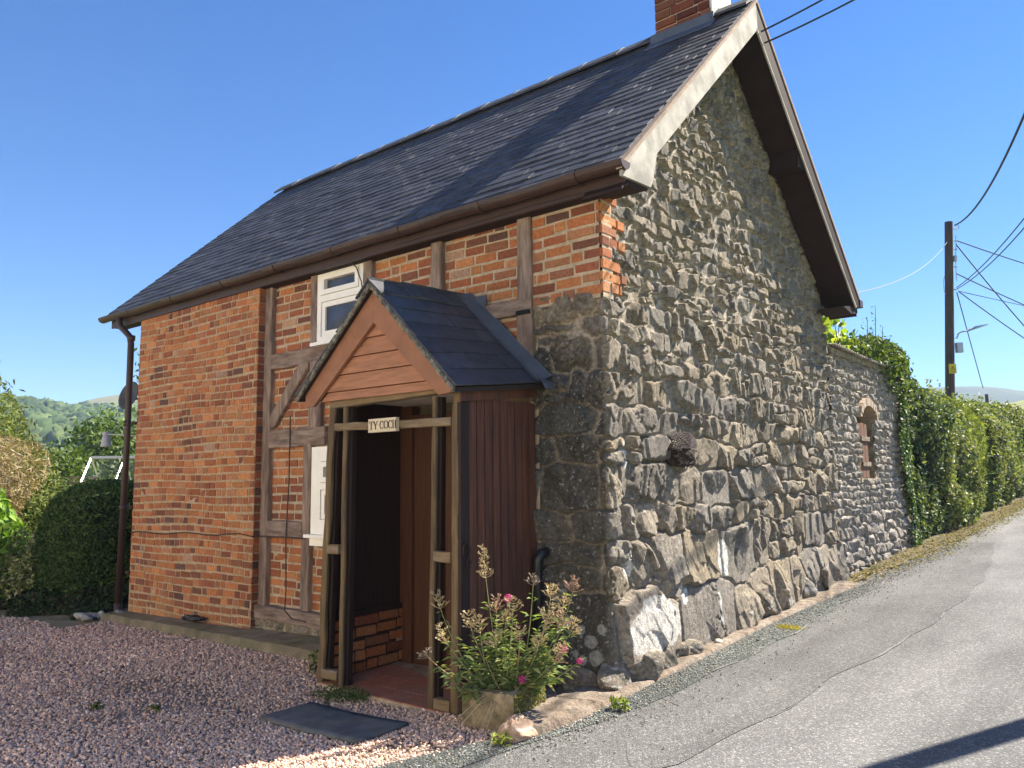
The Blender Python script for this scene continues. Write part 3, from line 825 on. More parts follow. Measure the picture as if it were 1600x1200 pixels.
slates("slate_slope", (XL, EY - .055, HE - .05), (XR, EY - .055, HE - .05), (XL, YR + .01, HR - .01), (XR, YR + .01, HR - .01), 27, .235, rf, m_slate, seed=3, thick=.009, base=(.050, .053, .062), lift=.014, varc=.32)
slates("slate_slope", (XL, W + .29, 3.56), (XR, W + .29, 3.56), (XL, YR - .01, HR - .01), (XR, YR - .01, HR - .01), 26, .30, rf, m_slate, seed=5, base=(.060, .066, .084))
nr = 16
seg = (XR - XL) / nr
for i in range(nr):
    x0 = XL + i * seg
    q = MB(); w = .15; t = .018; zc = HR + .05
    rr_ = random.Random(i); dz = rr_.uniform(-.006, .006); dz2 = rr_.uniform(-.006, .008)
    V = []
    for (x, d_) in ((x0 + .004, dz), (x0 + seg - .004, dz2)):
        V += [(x, YR - w, zc - w * SL * .82 + d_), (x, YR - .035, zc - .012 + d_), (x, YR, zc + .006 + d_), (x, YR + .035, zc - .012 + d_), (x, YR + w, zc - w * SLB * .82 + d_),
              (x, YR + w, zc - w * SLB * .82 - t * 1.4 + d_), (x, YR, zc - t * 1.6 + d_), (x, YR - w, zc - w * SL * .82 - t * 1.4 + d_)]
    F = [(j, 8 + j, 8 + (j + 1) % 8, (j + 1) % 8) for j in range(8)] + [list(range(8)), list(range(8, 16))[::-1]]
    q.add(V, F)
    rtile = q.build("ridge_tile", m_ridge, rf)
    q = MB()
    jw = rr_.uniform(.008, .013)
    q.prism([(YR - w - .004, zc - w * SL * .82 - .012), (YR - .036, zc - .004), (YR, zc + .014), (YR + .036, zc - .004), (YR + .09, zc - .06), (YR, zc - .02), (YR - w + .02, zc - w * SL * .82 - .012)], 0, x0 - jw, x0 + jw)
    if i > 0: q.build("joint_mortar", m_pale_mortar, rtile)
# verge: undercloak strip, bargeboards, soffit of the gable overhang
b = MB()
lam = lambda y, o: (y, float(roofz(y)) + o)
yb_ = EY - .05
b.prism([lam(yb_, -.022), lam(YR, -.022), lam(YR, .012), lam(yb_, .012)], 0, XR + .001, .318)
b.prism([lam(W + .27, -.022), lam(YR + .001, -.022), lam(YR + .001, .012), lam(W + .27, .012)], 0, XR + .001, .318)
b.build("verge_undercloak", m_under, rf)
b = MB()
# front bargeboard with the kick at the foot
b.prism([(-.205, 3.575), (YR, HR - .023), (YR, HR - .285), (.265, 3.80), (.195, 3.575), (.165, 3.532), (-.205, 3.505)], 0, .286, .308)
o = b.build("bargeboard", m_whitewood, rf); o["label"] = "flaking white bargeboard on the front verge"
b = MB()
b.prism([(YR + .003, HR - .024), (W + .24, 3.61), (W + .24, 3.50), (W + .10, 3.50), (YR + .003, HR - .285)], 0, .286, .308)
o = b.build("bargeboard", m_soffit, rf); o["label"] = "dark brown bargeboard on the rear verge"
b = MB(); b.prism([(YR - .02, HR - .285), (W + .11, 3.495), (W + .10, 3.478), (YR - .02, HR - .303)], 0, .298, .314); b.build("bargeboard_trim", m_whitewood, rf)
b = MB()
b.prism([(EY + .0, HE - .165), (YR, HR - .20), (W + .2, 3.42), (W + .2, 3.40), (YR, HR - .225), (EY + .0, HE - .185)], 0, -.02, .285)
b.build("verge_soffit", m_soffit, rf)
b = MB(); b.prism([(-.129, 3.585), (.17, 3.62), (.16, 3.515), (-.129, 3.479)], 0, -.0, .284); b.build("eaves_box", m_soffit, rf)
b = MB(); b.prism([(W - .3, 3.44), (W + .24, 3.53), (W + .24, 3.44), (W + .0, 3.40)], 0, -.0, .284); b.build("eaves_box", m_soffit, rf)
b = MB(); b.box(-.02, .284, 3.27, 3.42, 4.66, 4.85); b.build("purlin_end", m_soffit, rf)
b = MB(); b.box(.15, .32, W + .24, W + .36, 3.52, 3.60); b.build("gutter_end", m_brownpvc, rf)

# --- chimney
CH = MB()
cx0, cx1, cy0, cy1, ctop = -.64, -.06, 2.12, 2.58, 7.1
chim = MB(); chim.box(cx0 + .012, cx1 - .012, cy0 + .012, cy1 - .01, 5.3, ctop - .05)
chm = chim.build("chimney", m_mortar, rf)
PALC = BR * np.array((.48, .42, .5))
bricks("chimney_brick", cy0, cx0, cx1, 5.72, ctop, .079, 0, None, parent=chm, seed=31, p_header=.3, length=.225, dark=.35, joint=.006, pal=PALC) if False else None
def flat_prop(): pass
cb_ = bricks("front_brickwork", cy0, cx0, cx1 - .004, 5.60, ctop, .085, 0, None, parent=rf, seed=31, p_header=.2, length=.235, joint=.007, pal=PALC)
b = MB(); b.box(cx1 - .010, cx1 + .008, cy0 + .004, cy1, 5.55, ctop); cr_ = b.build("rendered_side", m_render, rf)
cb_.parent = rf
b = MB(); b.box(cx0 - .02, cx1 + .02, cy0 - .03, cy1 + .03, ctop + .001, ctop + .09); b.build("chimney_cap", m_render, rf)
for x in (-.48, -.22):
    q = MB(); q.tube([(x, 2.35, ctop + .09), (x, 2.35, ctop + .30), (x, 2.35, ctop + .32), (x, 2.35, ctop + .36)], [.10, .085, .10, .10], 14); q.build("chimney_pot", m_archbrick if False else m_tile, rf)
b = MB()
fl = [(cy0 - .022, float(roofz(cy0)) - .03), (cy0 - .008, float(roofz(cy0)) - .03), (cy0 - .008, float(roofz(cy0)) + .11), (cy0 - .022, float(roofz(cy0)) + .10)]
b.prism(fl, 0, cx0 - .05, cx1 + .03)
b.prism([(cy0 - .12, float(roofz(cy0 - .12)) + .018), (cy0 - .02, float(roofz(cy0 - .02)) + .022), (cy0 - .02, float(roofz(cy0 - .02)) + .034), (cy0 - .12, float(roofz(cy0 - .12)) + .030)], 0, cx0 - .06, cx1 + .05)
b.build("lead_apron", m_lead, rf)
b = MB(); b.prism([(cy0 - .03, float(roofz(cy0 - .03)) + .02), (YR, HR + .02), (YR, HR + .08), (cy0 - .03, float(roofz(cy0 - .03)) + .08)], 0, cx1 + .0085, cx1 + .014); b.build("side_flashing", m_lead, rf)

# --- foundation stones at the foot of the gable
def ico(sub):
    t = (1 + 5 ** .5) / 2
    V = [(-1, t, 0), (1, t, 0), (-1, -t, 0), (1, -t, 0), (0, -1, t), (0, 1, t), (0, -1, -t), (0, 1, -t), (t, 0, -1), (t, 0, 1), (-t, 0, -1), (-t, 0, 1)]
    F = [(0, 11, 5), (0, 5, 1), (0, 1, 7), (0, 7, 10), (0, 10, 11), (1, 5, 9), (5, 11, 4), (11, 10, 2), (10, 7, 6), (7, 1, 8), (3, 9, 4), (3, 4, 2), (3, 2, 6), (3, 6, 8), (3, 8, 9), (4, 9, 5), (2, 4, 11), (6, 2, 10), (8, 6, 7), (9, 8, 1)]
    V = [np.array(v, float) / np.linalg.norm(v) for v in V]
    for _ in range(sub):
        mid = {}; F2 = []
        def mp(a, b):
            k = (min(a, b), max(a, b))
            if k not in mid:
                q = V[a] + V[b]; V.append(q / np.linalg.norm(q)); mid[k] = len(V) - 1
            return mid[k]
        for (a, b, c) in F:
            x, y, z = mp(a, b), mp(b, c), mp(c, a)
            F2 += [(a, x, z), (b, y, x), (c, z, y), (x, y, z)]
        F = F2
    return np.array(V), np.array(F)
ICO = {k: ico(k) for k in (0, 1, 2, 3, 4)}
def rock_shape(c, r, seed, sub=4, amp=.12, box=3.5):
    V, F = ICO[sub]
    s = (np.abs(V) ** box).sum(1) ** (1 / box)
    P = V / s[:, None]
    rg = np.random.default_rng(seed)
    for _ in range(7):                                        # broken faces
        d = rg.normal(size=3); d /= np.linalg.norm(d); lim = rg.uniform(.62, .9)
        k = P @ d; P = P - np.maximum(k - lim, 0)[:, None] * d * .9
    n = fbm(P[:, 0] * 2.2 + seed, P[:, 1] * 2.2 + P[:, 2] * 1.7, 5, seed) * 2
    n2 = fbm(P[:, 2] * 5 + seed, P[:, 0] * 5 - P[:, 1] * 3, 4, seed + 2)
    P = P * (1 + amp * n + amp * .5 * n2)[:, None]
    a = rg.uniform(-.5, .5); R = np.array([[math.cos(a), -math.sin(a), 0], [math.sin(a), math.cos(a), 0], [0, 0, 1]])
    return (P * np.array(r)) @ R.T + np.array(c), F, P
def rock(name, c, r, seed, mat, parent=None, tone=1.0, col=(.21, .18, .14), **k):
    V, F, P = rock_shape(c, r, seed, **k)
    q = fbm(P[:, 0] * 3 + seed, P[:, 1] * 3 + P[:, 2] * 2, 4, seed + 9)
    C = np.array(col)[None] * tone * (1 + .8 * q)[:, None]
    l = sstep(.12, .2, fbm(P[:, 0] * 4 - seed, P[:, 2] * 4 + P[:, 1], 3, seed + 3))[:, None]
    C = C * (1 - .6 * l) + np.array((.5, .49, .44)) * .6 * l
    return npmesh(name, V, F, mat, parent, col=C)
for i, (x, y, z, rx, ry, rz) in enumerate([(.03, -.02, .33, .085, .13, .11), (.07, .27, .36, .10, .17, .12), (.06, .56, .37, .07, .12, .10), (.05, .93, .36, .07, .14, .07), (.02, 2.08, .45, .09, .16, .11),
                                           (.02, 2.45, .46, .09, .13, .12), (.01, 2.95, .50, .09, .2, .13), (.03, 1.55, .38, .07, .17, .06), (.02, 3.5, .52, .08, .18, .12), (.02, 4.1, .54, .09, .2, .12), (-.18, -.06, .28, .17, .08, .12)]):
    rock("foundation_stone", (x, y, z), (rx, ry, rz), 40 + i, m_stone, cottage)

# --- concrete ledge along the brick foot, cables, waste pipe
yy = np.linspace(0, 1, 14); xx = np.linspace(-6.42, -1.98, 90)
X, T = np.meshgrid(xx, yy, indexing='ij')
fr = np.interp(X, [-6.4, -4, -2], [-.34, -.40, -.46]) + .02 * fbm(X * 4, X * 0, 3, 2)
Y = fr * (1 - T) + (-.02) * T
Zt = gz(X, Y) + .085 + .02 * fbm(X * 6, Y * 6, 4, 3)
Zt[:, 0] = gz(X[:, 0], Y[:, 0]) - .05; Y[:, 0] += -.012
I = np.arange(X.size).reshape(X.shape)
npmesh("concrete_ledge", np.stack([X, Y, Zt], -1).reshape(-1, 3), np.stack([I[:-1, :-1], I[1:, :-1], I[1:, 1:], I[:-1, 1:]], -1).reshape(-1, 4), m_conc, cottage)
b = MB()
b.tube([(-6.27 + .2 * i, -.118 if -6.27 + .2 * i < -3.85 else -.042, 1.045 + .012 * math.sin(i * 1.3) + .0045 * i) for i in range(12)] + [(-3.85, -.115, 1.085), (-3.83, -.045, 1.085), (-3.5, -.042, 1.09), (-3.12, -.048, 1.09)], .006, 6)
b.build("wall_cable", m_cable, cottage)
b = MB(); b.tube([(-3.40, -.04, 2.2), (-3.39, -.045, 1.6), (-3.42, -.045, 1.1), (-3.40, -.045, .62), (-3.37, -.075, .45), (-3.25, -.085, .39), (-3.05, -.085, .385)], .006, 6); b.build("wall_cable", m_cable, cottage)
b = MB(); b.tube([(-2.9, -.115, 3.47), (-2.55, -.10, 3.52), (-2.46, -.06, 3.44), (-2.40, -.05, 3.30), (-2.38, -.045, 3.15)], .006, 6); b.build("wall_cable", m_cable, cottage)
b = MB(); b.tube([(-1.9, -.138, 3.50)] + [(-1.9 + .35 * i, -.142, 3.502 + .006 * math.sin(i * 2)) for i in range(1, 6)] + [(.05, -.142, 3.49)], .003, 6); b.build("wall_cable", m_cable, cottage)
b = MB(); b.tube([(-.52, -.075, .12), (-.52, -.075, 1.0), (-.515, -.08, 1.05), (-.50, -.06, 1.09), (-.49, .0, 1.10)], .034, 10); b.build("waste_pipe", m_black, cottage, smooth=True)

# --- door inside the porch
b = MB(); b.box(-1.935, -1.80, -.02, .07, .14, 2.18); b.box(-.70, -.64, -.02, .07, .14, 2.11); b.box(-1.80, -.70, -.02, .07, 2.03, 2.11); b.box(-1.50, -1.45, -.015, .07, .14, 2.03)
dfm = b.build("door_frame", m_door, cottage)
b = MB(); b.box(-1.80, -1.50, .012, .06, .15, 2.03); b.build("side_panel", m_door, cottage)
b = MB(); b.box(-1.45, -1.36, .0, .06, .15, 2.03); b.box(-.79, -.70, .0, .06, .15, 2.03); b.box(-1.36, -.79, .0, .06, .15, .34); b.box(-1.36, -.79, .0, .06, 1.93, 2.03); b.box(-1.36, -.79, .0, .06, .98, 1.08); b.box(-1.36, -.79, .02, .06, .34, .98)
dr = b.build("door", m_door, cottage)
b = MB(); b.box(-1.36, -.79, .02, .05, 1.08, 1.93); b.build("pane", m_pane, dr)
b = MB(); b.tube([(-.745, -.0, 1.05), (-.745, -.045, 1.05), (-.84, -.05, 1.05)], .01, 8); b.build("handle", m_galv, dr)

# ------------------------------------------------------------------ porch
porch = thing("porch", "open timber porch with a small slate gable roof against the cottage front", "porch", (-1.25, -.4, .15))
PF = -.7925
rp = random.Random(8)
def pbeam(name, p0, p1, w, d, side, mat, jit=.004, seg=10, bev=.006):
    q = MB(); q.beam(p0, p1, w, d, side, seg=seg, jit=jit, bev=bev, rnd=rp); return q.build(name, mat, porch)
yc = PF + .045
pbeam("post", (-1.935, PF + .025, .08), (-1.845, PF + .025, 2.15), .064, .03, (1, 0, 0), m_post, jit=.012)
pbeam("post", (-1.705, PF + .02, .08), (-1.69, PF + .02, 2.13), .042, .025, (1, 0, 0), m_post, jit=.006)
pbeam("post", (-.835, PF + .02, .08), (-.795, PF + .02, 2.13), .040, .025, (1, 0, 0), m_post, jit=.006)
pbeam("post", (-.632, PF + .025, .08), (-.607, PF + .025, 2.14), .064, .03, (1, 0, 0), m_post, jit=.006)
pbeam("crossbar", (-1.80, PF + .02, 1.982), (-.645, PF + .02, 1.960), .055, .035, (0, 0, 1), m_post_h, jit=.003)
for (xa, xb, z) in ((-1.87, -1.74, 1.115), (-1.91, -1.74, .250), (-.80, -.655, 1.118), (-.80, -.665, .225)):
    pbeam("noggin", (xa, yc - .01, z), (xb, yc - .01, z), .065, .06, (0, 0, 1), m_post_h, jit=.004, seg=3)
pbeam("tie_beam", (-1.86, yc, 2.145), (-.66, yc, 2.175), .05, .08, (0, 0, 1), m_post_h, jit=.003)
# gable: bargeboards and boards
ax, az = -1.325, 2.905
b = MB()
b.prism([(ax, az), (ax, az - .225), (-1.98, 2.14), (-2.075, 2.14), (-2.075, 2.235)], 1, -.842, -.814)
b.build("bargeboard", m_barge_p, porch)
b = MB(); b.prism([(ax + .001, az), (-.585, 2.225), (-.585, 2.155), (-.60, 2.138), (-.70, 2.13), (ax + .001, az - .225)], 1, -.842, -.814); b.build("bargeboard", m_barge_p, porch)
b = MB(); zb = 2.172
for k in range(6):
    z0_, z1_ = zb + k * .108 + (.0 if k else 0), zb + (k + 1) * .108 - .006
    if k == 0: z1_ = zb + .06
    else: z0_, z1_ = zb + .066 + (k - 1) * .118, zb + .066 + k * .118 - .006
    hw0 = (az - .12 - z0_) * .98; hw1 = (az - .12 - z1_) * .98
    if hw1 <= .02: hw1 = .01
    if hw0 <= .03: continue
    yo = -.800
    V = [(ax - hw0, yo - .012, z0_), (ax + hw0, yo - .012, z0_), (ax + hw1, yo, z1_), (ax - hw1, yo, z1_), (ax - hw0, yo + .02, z0_), (ax + hw0, yo + .02, z0_), (ax + hw1, yo + .02, z1_), (ax - hw1, yo + .02, z1_)]
    b.add(V, [(0, 1, 2, 3), (4, 7, 6, 5), (0, 4, 5, 1), (3, 2, 6, 7), (1, 5, 6, 2), (0, 3, 7, 4)])
b.build("gable_boards", m_cedar, porch)
# roof
RFr, RBk = (-1.315, -.885, 2.955), (-1.20, .0, 2.965)
ERf, ERb = (-.525, -.885, 2.165), (-.445, .0, 2.255)
ELf, ELb = (-2.125, -.885, 2.215), (-2.03, .0, 2.30)
slates("slate_slope", ERf, ERb, RFr, RBk, 7, .31, porch, m_slate_p, seed=8, thick=.009, base=(.050, .056, .070), lift=.012, lap=1.9, ragged=.012)
slates("slate_slope", ELb, ELf, RBk, RFr, 7, .31, porch, m_slate_p, seed=9, thick=.009, base=(.050, .056, .070), lift=.012, lap=1.9, ragged=.012)
b = MB()
dn = Vector((0, 0, -.03))
for (e0, e1, q0, q1) in ((ERf, ERb, RFr, RBk), (ELf, ELb, RFr, RBk)):
    A = [Vector(e0), Vector(e1), Vector(q1), Vector(q0)]
    A = [v + Vector((0, .015 if v.y < -.5 else 0, -.004)) for v in A]
    B = [v + dn for v in A]
    b.add(A + B, [(0, 1, 2, 3), (7, 6, 5, 4), (0, 4, 5, 1), (1, 5, 6, 2), (2, 6, 7, 3), (3, 7, 4, 0)])
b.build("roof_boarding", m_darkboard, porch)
# lichened mortar bed along the front verge
def verge(e, r, seed):
    e = Vector(e); r = Vector(r)
    n = 60; V = []; F = []
    rg = random.Random(seed)
    for i in range(n + 1):
        t = i / n; q = e.lerp(r, t)
        a, c, d = rg.uniform(-.008, .008), rg.uniform(-.008, .008), rg.uniform(-.006, .006)
        for (dy, dz) in ((-.006 + a, -.040 + c), (-.012 + d, -.012), (-.004 + a, .004 + d), (.012, .004), (.012, -.036)):
            V.append((q.x, q.y + dy, q.z + dz))
    for i in range(n):
        for k in range(5): F.append((i * 5 + k, i * 5 + (k + 1) % 5, (i + 1) * 5 + (k + 1) % 5, (i + 1) * 5 + k))
    F += [tuple(range(5)), tuple(range(n * 5, n * 5 + 5))[::-1]]
    q = MB(); q.add(V, F); return q.build("verge_mortar", m_lichen_m, porch)
verge(ERf, RFr, 1); verge(ELf, RFr, 2)
rk = MB()
for k in range(3):
    t0, t1 = k / 3 * .92, (k + 1) / 3 * .92
    A0 = Vector(RFr).lerp(Vector(RBk), t0 - .02); A1 = Vector(RFr).lerp(Vector(RBk), t1 + .02)
    for sgn in (1, -1):
        dz = .016 + .006 * (k == 1) + .003 * k
        V = [A0 + Vector((-.01 * sgn, 0, dz + .018)), A1 + Vector((-.01 * sgn, 0, dz + .018)), A1 + Vector((.13 * sgn, 0, dz - .105)), A0 + Vector((.13 * sgn, 0, dz - .105))]
        V2 = [v + Vector((0, 0, -.014)) for v in V]
        q = MB(); q.add(V + V2, [(0, 1, 2, 3), (7, 6, 5, 4), (0, 4, 5, 1), (1, 5, 6, 2), (2, 6, 7, 3), (3, 7, 4, 0)])
        q.build("ridge_slate", m_slate_p if False else m_ridge, porch)
# lead flashing: strip along the wall plus upstand at the ridge
b = MB()
def lerp3(a, c, t): return Vector(a).lerp(Vector(c), t)
n = 14; V = []; F = []
for i in range(n + 1):
    t = i / n
    w0 = lerp3(ERb, RBk, t); w1 = lerp3(lerp3(ERb, ERf, .17), lerp3(RBk, RFr, .17), t)
    wob = .004 * math.sin(i * 2.3)
    nv = Vector((.68, 0, .73))
    V += [w1 + nv * (.030 + wob) , w0 + nv * (.030 + wob) + Vector((0, -.06, 0)), w0 + nv * .035 + Vector((0, -.035, 0)), w0 + nv * .065 + Vector((0, -.034, 0)), w0 + nv * .065 + Vector((0, -.02, 0)), w1 + nv * .018]
for i in range(n):
    for k in range(5): F.append((i * 6 + k, i * 6 + k + 1, (i + 1) * 6 + k + 1, (i + 1) * 6 + k))
b.add(V, F)
ew = Vector(ERb); nv = Vector((.68, 0, .73))
b.add([ew + Vector((.0, -.15, .03)), ew + Vector((.0, -.03, .03)), ew + Vector((.05, -.03, .0)), ew + Vector((.04, -.14, -.005)), ew + Vector((.07, -.03, -.05)), ew + Vector((.05, -.12, -.05))], [(0, 1, 2, 3), (3, 2, 4, 5)])
b.add([(-1.20, -.035, 2.985), (-1.0, -.04, 2.80), (-.985, -.04, 2.96), (-1.10, -.035, 2.965), (-1.26, -.035, 2.94)], [(0, 4, 1, 2, 3)])
b.build("lead_flashing", m_lead, porch, smooth=False)
# right side cladding
b = MB(); nb = 9; x = -.572; y0, y1 = -.700, .0
for k in range(nb):
    a = y0 + (y1 - y0) * k / nb; c = y0 + (y1 - y0) * (k + 1) / nb - .004
    b.add([(x - .02, a, .14), (x, a + .004, .14), (x, c - .004, .14), (x - .02, c, .14), (x - .02, a, 2.12), (x, a + .004, 2.12), (x, c - .004, 2.12), (x - .02, c, 2.12)],
          [(0, 1, 5, 4), (1, 2, 6, 5), (2, 3, 7, 6), (4, 5, 6, 7)])
b.box(x - .045, x - .021, y0, y1, .14, 2.12)
b.build("side_cladding", m_brownclad, porch)
b = MB(); b.add([(x + .003, -.79, 2.082), (x + .018, -.79, 2.082), (x + .018, .0, 2.165), (x + .003, .0, 2.165), (x + .003, -.79, 2.150), (x + .018, -.79, 2.150), (x + .018, .0, 2.245), (x + .003, .0, 2.245)],
          [(0, 3, 2, 1), (4, 5, 6, 7), (0, 1, 5, 4), (1, 2, 6, 5), (2, 3, 7, 6), (3, 0, 4, 7)]); b.build("side_fascia", m_brownclad, porch)
b = MB(); b.box(x - .022, x + .006, -.782, -.703, .10, 2.08); b.build("corner_trim", m_black if False else m_darkboard, porch)
# left side, dwarf brick wall, ceiling, floor
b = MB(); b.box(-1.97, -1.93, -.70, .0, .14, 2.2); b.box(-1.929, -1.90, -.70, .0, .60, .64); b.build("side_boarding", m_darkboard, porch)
PALD = BR * .8
dw = bricks("dwarf_wall", -1.905, -.70, -.01, .13, .585, .079, 1, None, parent=porch, seed=41, p_header=.15, length=.222, joint=.012, pal=PALD, warm=.1)
b = MB(); b.box(-1.928, -1.912, -.70, -.01, .12, .59); b.build("mortar", m_mortar if False else m_darkboard, dw)
b = MB(); b.box(-1.92, -.62, -.74, .0, 2.19, 2.205); b.build("ceiling_board", M("pale_ceiling", (.7, .67, .6), .8, .1, 5), porch)
b = MB()
for i in range(6):
    for j in range(4):
        tx0 = -1.93 + i * .215; ty0 = -.80 + j * .20; zz = .192 + random.uniform(-.001, .001)
        b.box(tx0 + .003, tx0 + .212, ty0 + .003, ty0 + .197, .02, zz)
b.build("tile_floor", m_tile, porch)
b = MB(); b.box(-1.94, -.63, -.802, .01, .02, .185); b.build("floor_bed", m_mortar, porch)
b = MB()
hk = [(-.555, -.745 + .03 * math.cos(a), 1.16 + .05 * math.sin(a)) for a in np.linspace(-1.4, 3.6, 16)]
b.tube(hk, .006, 6); b.tube([(-.555, -.72 + .018 * math.cos(a), 1.08 + .025 * math.sin(a)) for a in np.linspace(0, 5.2, 12)], .005, 6)
b.build("iron_hook", m_iron, porch)
for (xa_, xb_, w_) in ((-1.925, -1.845, .07), (-1.70, -1.685, .05), (-.825, -.79, .046), (-.628, -.606, .07)):
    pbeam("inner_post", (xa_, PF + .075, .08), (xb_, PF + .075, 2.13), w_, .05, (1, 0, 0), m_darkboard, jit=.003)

# name board
sg = thing("name_board", "small pale board lettered TY COCH on the porch crossbar", "sign", (-1.25, PF - .03, 1.968))
b = MB(); b.box(-1.390, -1.113, PF - .030, PF + .0, 1.922, 2.014); b.build("board", m_signb, sg)
lt = MB()
YT = PF - .033
tilt = .0
def stroke(x0, z0, x1, z1, w):
    d = Vector((x1 - x0, 0, z1 - z0)); nn = Vector((-d.z, 0, d.x)).normalized() * w / 2
    P = [Vector((x0, YT, z0)) + nn, Vector((x0, YT, z0)) - nn, Vector((x1, YT, z1)) - nn, Vector((x1, YT, z1)) + nn]
    Q = [v + Vector((0, .0035, 0)) for v in P]
    lt.add(P + Q, [(0, 1, 2, 3), (7, 6, 5, 4), (0, 4, 5, 1), (1, 5, 6, 2), (2, 6, 7, 3), (3, 7, 4, 0)])
def arc(cx, cz, rx, rz, a0, a1, n=22):
    prev = None
    for i in range(n + 1):
        a = a0 + (a1 - a0) * i / n; q = (cx + rx * math.cos(a), cz + rz * math.sin(a))
        if prev: stroke(prev[0], prev[1], q[0], q[1], .0022 + .0052 * abs(math.cos((a + a0 + (a1 - a0) * (i - 1) / n) / 2)))
        prev = q
z0, z1 = 1.943, 1.995; zm = (z0 + z1) / 2; TH, TN = .0072, .0026
x = -1.378
# T
stroke(x, z1, x + .040, z1, TN); stroke(x + .020, z0, x + .020, z1, TH); stroke(x + .010, z0, x + .030, z0, TN); stroke(x + .001, z1, x + .001, z1 - .011, TN); stroke(x + .039, z1, x + .039, z1 - .011, TN)
x += .043
# Y
stroke(x + .004, z1, x + .021, zm - .004, TH); stroke(x + .038, z1, x + .021, zm - .004, TN * 1.2); stroke(x + .021, z0, x + .021, zm, TH); stroke(x + .012, z0, x + .030, z0, TN); stroke(x - .003, z1, x + .012, z1, TN); stroke(x + .031, z1, x + .044, z1, TN)
x += .066
# C O C
arc(x + .018, zm, .018, .026, .75, 2 * math.pi - .75); stroke(x + .031, z1 - .002, x + .031, z1 - .014, TN)
x += .040
arc(x + .020, zm, .019, .026, 0, 2 * math.pi)
x += .045
arc(x + .018, zm, .018, .026, .75, 2 * math.pi - .75); stroke(x + .031, z1 - .002, x + .031, z1 - .014, TN)
x += .037
# H
for dx in (.008, .032):
    stroke(x + dx, z0, x + dx, z1, TH); stroke(x + dx - .008, z0, x + dx + .008, z0, TN); stroke(x + dx - .008, z1, x + dx + .008, z1, TN)
stroke(x + .008, zm, x + .032, zm, TN)
lt.build("lettering", m_letter, sg)

# rusty iron ornament on the gable
om = thing("wall_ornament", "rusty dark wire bird nest basket fixed to the stone gable", "ornament", (.05, 1.0, 1.84))
b = MB()
oc = Vector((-.005, 1.02, 1.81)); 
rgo = random.Random(3)
for i in range(26):      # ribs of the domed basket
    a = .1 + i / 25 * 3.2
    pts = []
    for k in range(9):
        t = k / 8 * math.pi / 2
        rr = math.sin(t)
        pts.append(oc + Vector((.03 + .065 * math.cos(t), .21 * rr * math.cos(a) + .05 * math.sin(a) * rr, .125 * rr * math.sin(a) + rgo.uniform(-.006, .006))))
    b.tube(pts, .0055, 5)
for k in range(2, 9):
    t = k / 8 * math.pi / 2
    b.tube([oc + Vector((.03 + .065 * math.cos(t), .21 * math.sin(t) * math.cos(a) + .05 * math.sin(a) * math.sin(t), .125 * math.sin(t) * math.sin(a))) for a in np.linspace(.1, 3.3, 22)], .0055, 5)
b.build("wire_basket", m_iron, om)
V_, F_, P_ = rock_shape((.03, .98, 1.745), (.05, .12, .075), 77, sub=3, amp=.3, box=2)
npmesh("nest", V_, F_, M("dark_twigs", (.055, .04, .032), 1, .6, 40, bump=1, bscale=60), om)
b = MB()
for i in range(60):
    a = rgo.uniform(0, 6.28); q = Vector((.05 + rgo.uniform(-.02, .05), 1.0 + .13 * math.cos(a), 1.745 + .07 * math.sin(a)))
    d = Vector((rgo.uniform(-.4, .4), rgo.uniform(-1, 1), rgo.uniform(-.5, .5))).normalized() * rgo.uniform(.04, .11)
    b.tube([q - d / 2, q + Vector((.01, 0, .01)), q + d / 2], .003, 4)
b.build("twigs", m_iron, om)

# ------------------------------------------------------------------ outbuilding beyond the gable
lean = thing("outbuilding", "low rubble stone outbuilding with a corrugated roof beyond the gable", "outbuilding", (-1, 6.5, .45))
RL = .0125
ul = np.arange(4.83, 8.62, RL); zl = np.arange(.3, 3.14, RL)
Ul, Zl = np.meshgrid(ul, zl, indexing='ij')
rl = random.Random(9)
Sl = rows_of_stones(4.8, 8.7, .36, 3.2, lambda z: (.125, .095) if z > .9 else (.18, .13), rl)
Hl, Cl, Ml = stone_field(Ul, Zl, Sl, rl, prot=(.015, .06), rough=.012, facet=.07, seed=51, mortar_col=(.42, .385, .33), mortar_h=-.010, warp=.035, joint=.034, chops=4, tilt=.25)
Cl = np.clip((Cl * .55 + Cl.mean(-1, keepdims=True) * .45) * np.array((1.28, 1.23, 1.17)), 0, .7)
oy0, oy1, oz0, ozs = 5.93, 6.64, 1.55, 2.28      # opening
def inside(y, z):
    c = (oy0 + oy1) / 2; hw = (oy1 - oy0) / 2
    return (y > oy0) & (y < oy1) & (z > oz0) & (z < ozs + .19 * np.sqrt(np.clip(1 - ((y - c) / hw) ** 2, 0, 1)))
endx = 8.05 + .42 * sstep(1.6, .4, Zl) + .05 * fbm(Zl * 4, Zl * 0, 3, 4)     # battered far end
rad = ((Ul - (oy0 + oy1) / 2) / ((oy1 - oy0) / 2 + .13)) ** 2
top = 3.10 + .0 * Ul
Il = np.arange(Ul.size).reshape(Ul.shape)
Fl = np.stack([Il[:-1, :-1], Il[1:, :-1], Il[1:, 1:], Il[:-1, 1:]], -1)
kk = ~inside(Ul[:-1, :-1] + RL / 2, Zl[:-1, :-1] + RL / 2) & ((Ul < endx)[:-1, :-1]) & (Zl[:-1, :-1] < 3.08)
Xl = -.055 + Hl + .03 * sstep(1.2, .4, Zl)
npmesh("stone_wall", np.stack([Xl, Ul, Zl], -1).reshape(-1, 3), Fl[kk].reshape(-1, 4), m_stone_small, lean, col=Cl.reshape(-1, 3))
b = MB()
b.box(-.42, -.40, oy0 - .2, oy1 + .2, oz0 - .2, 2.7)
b.build("window_back", m_soffit, lean)
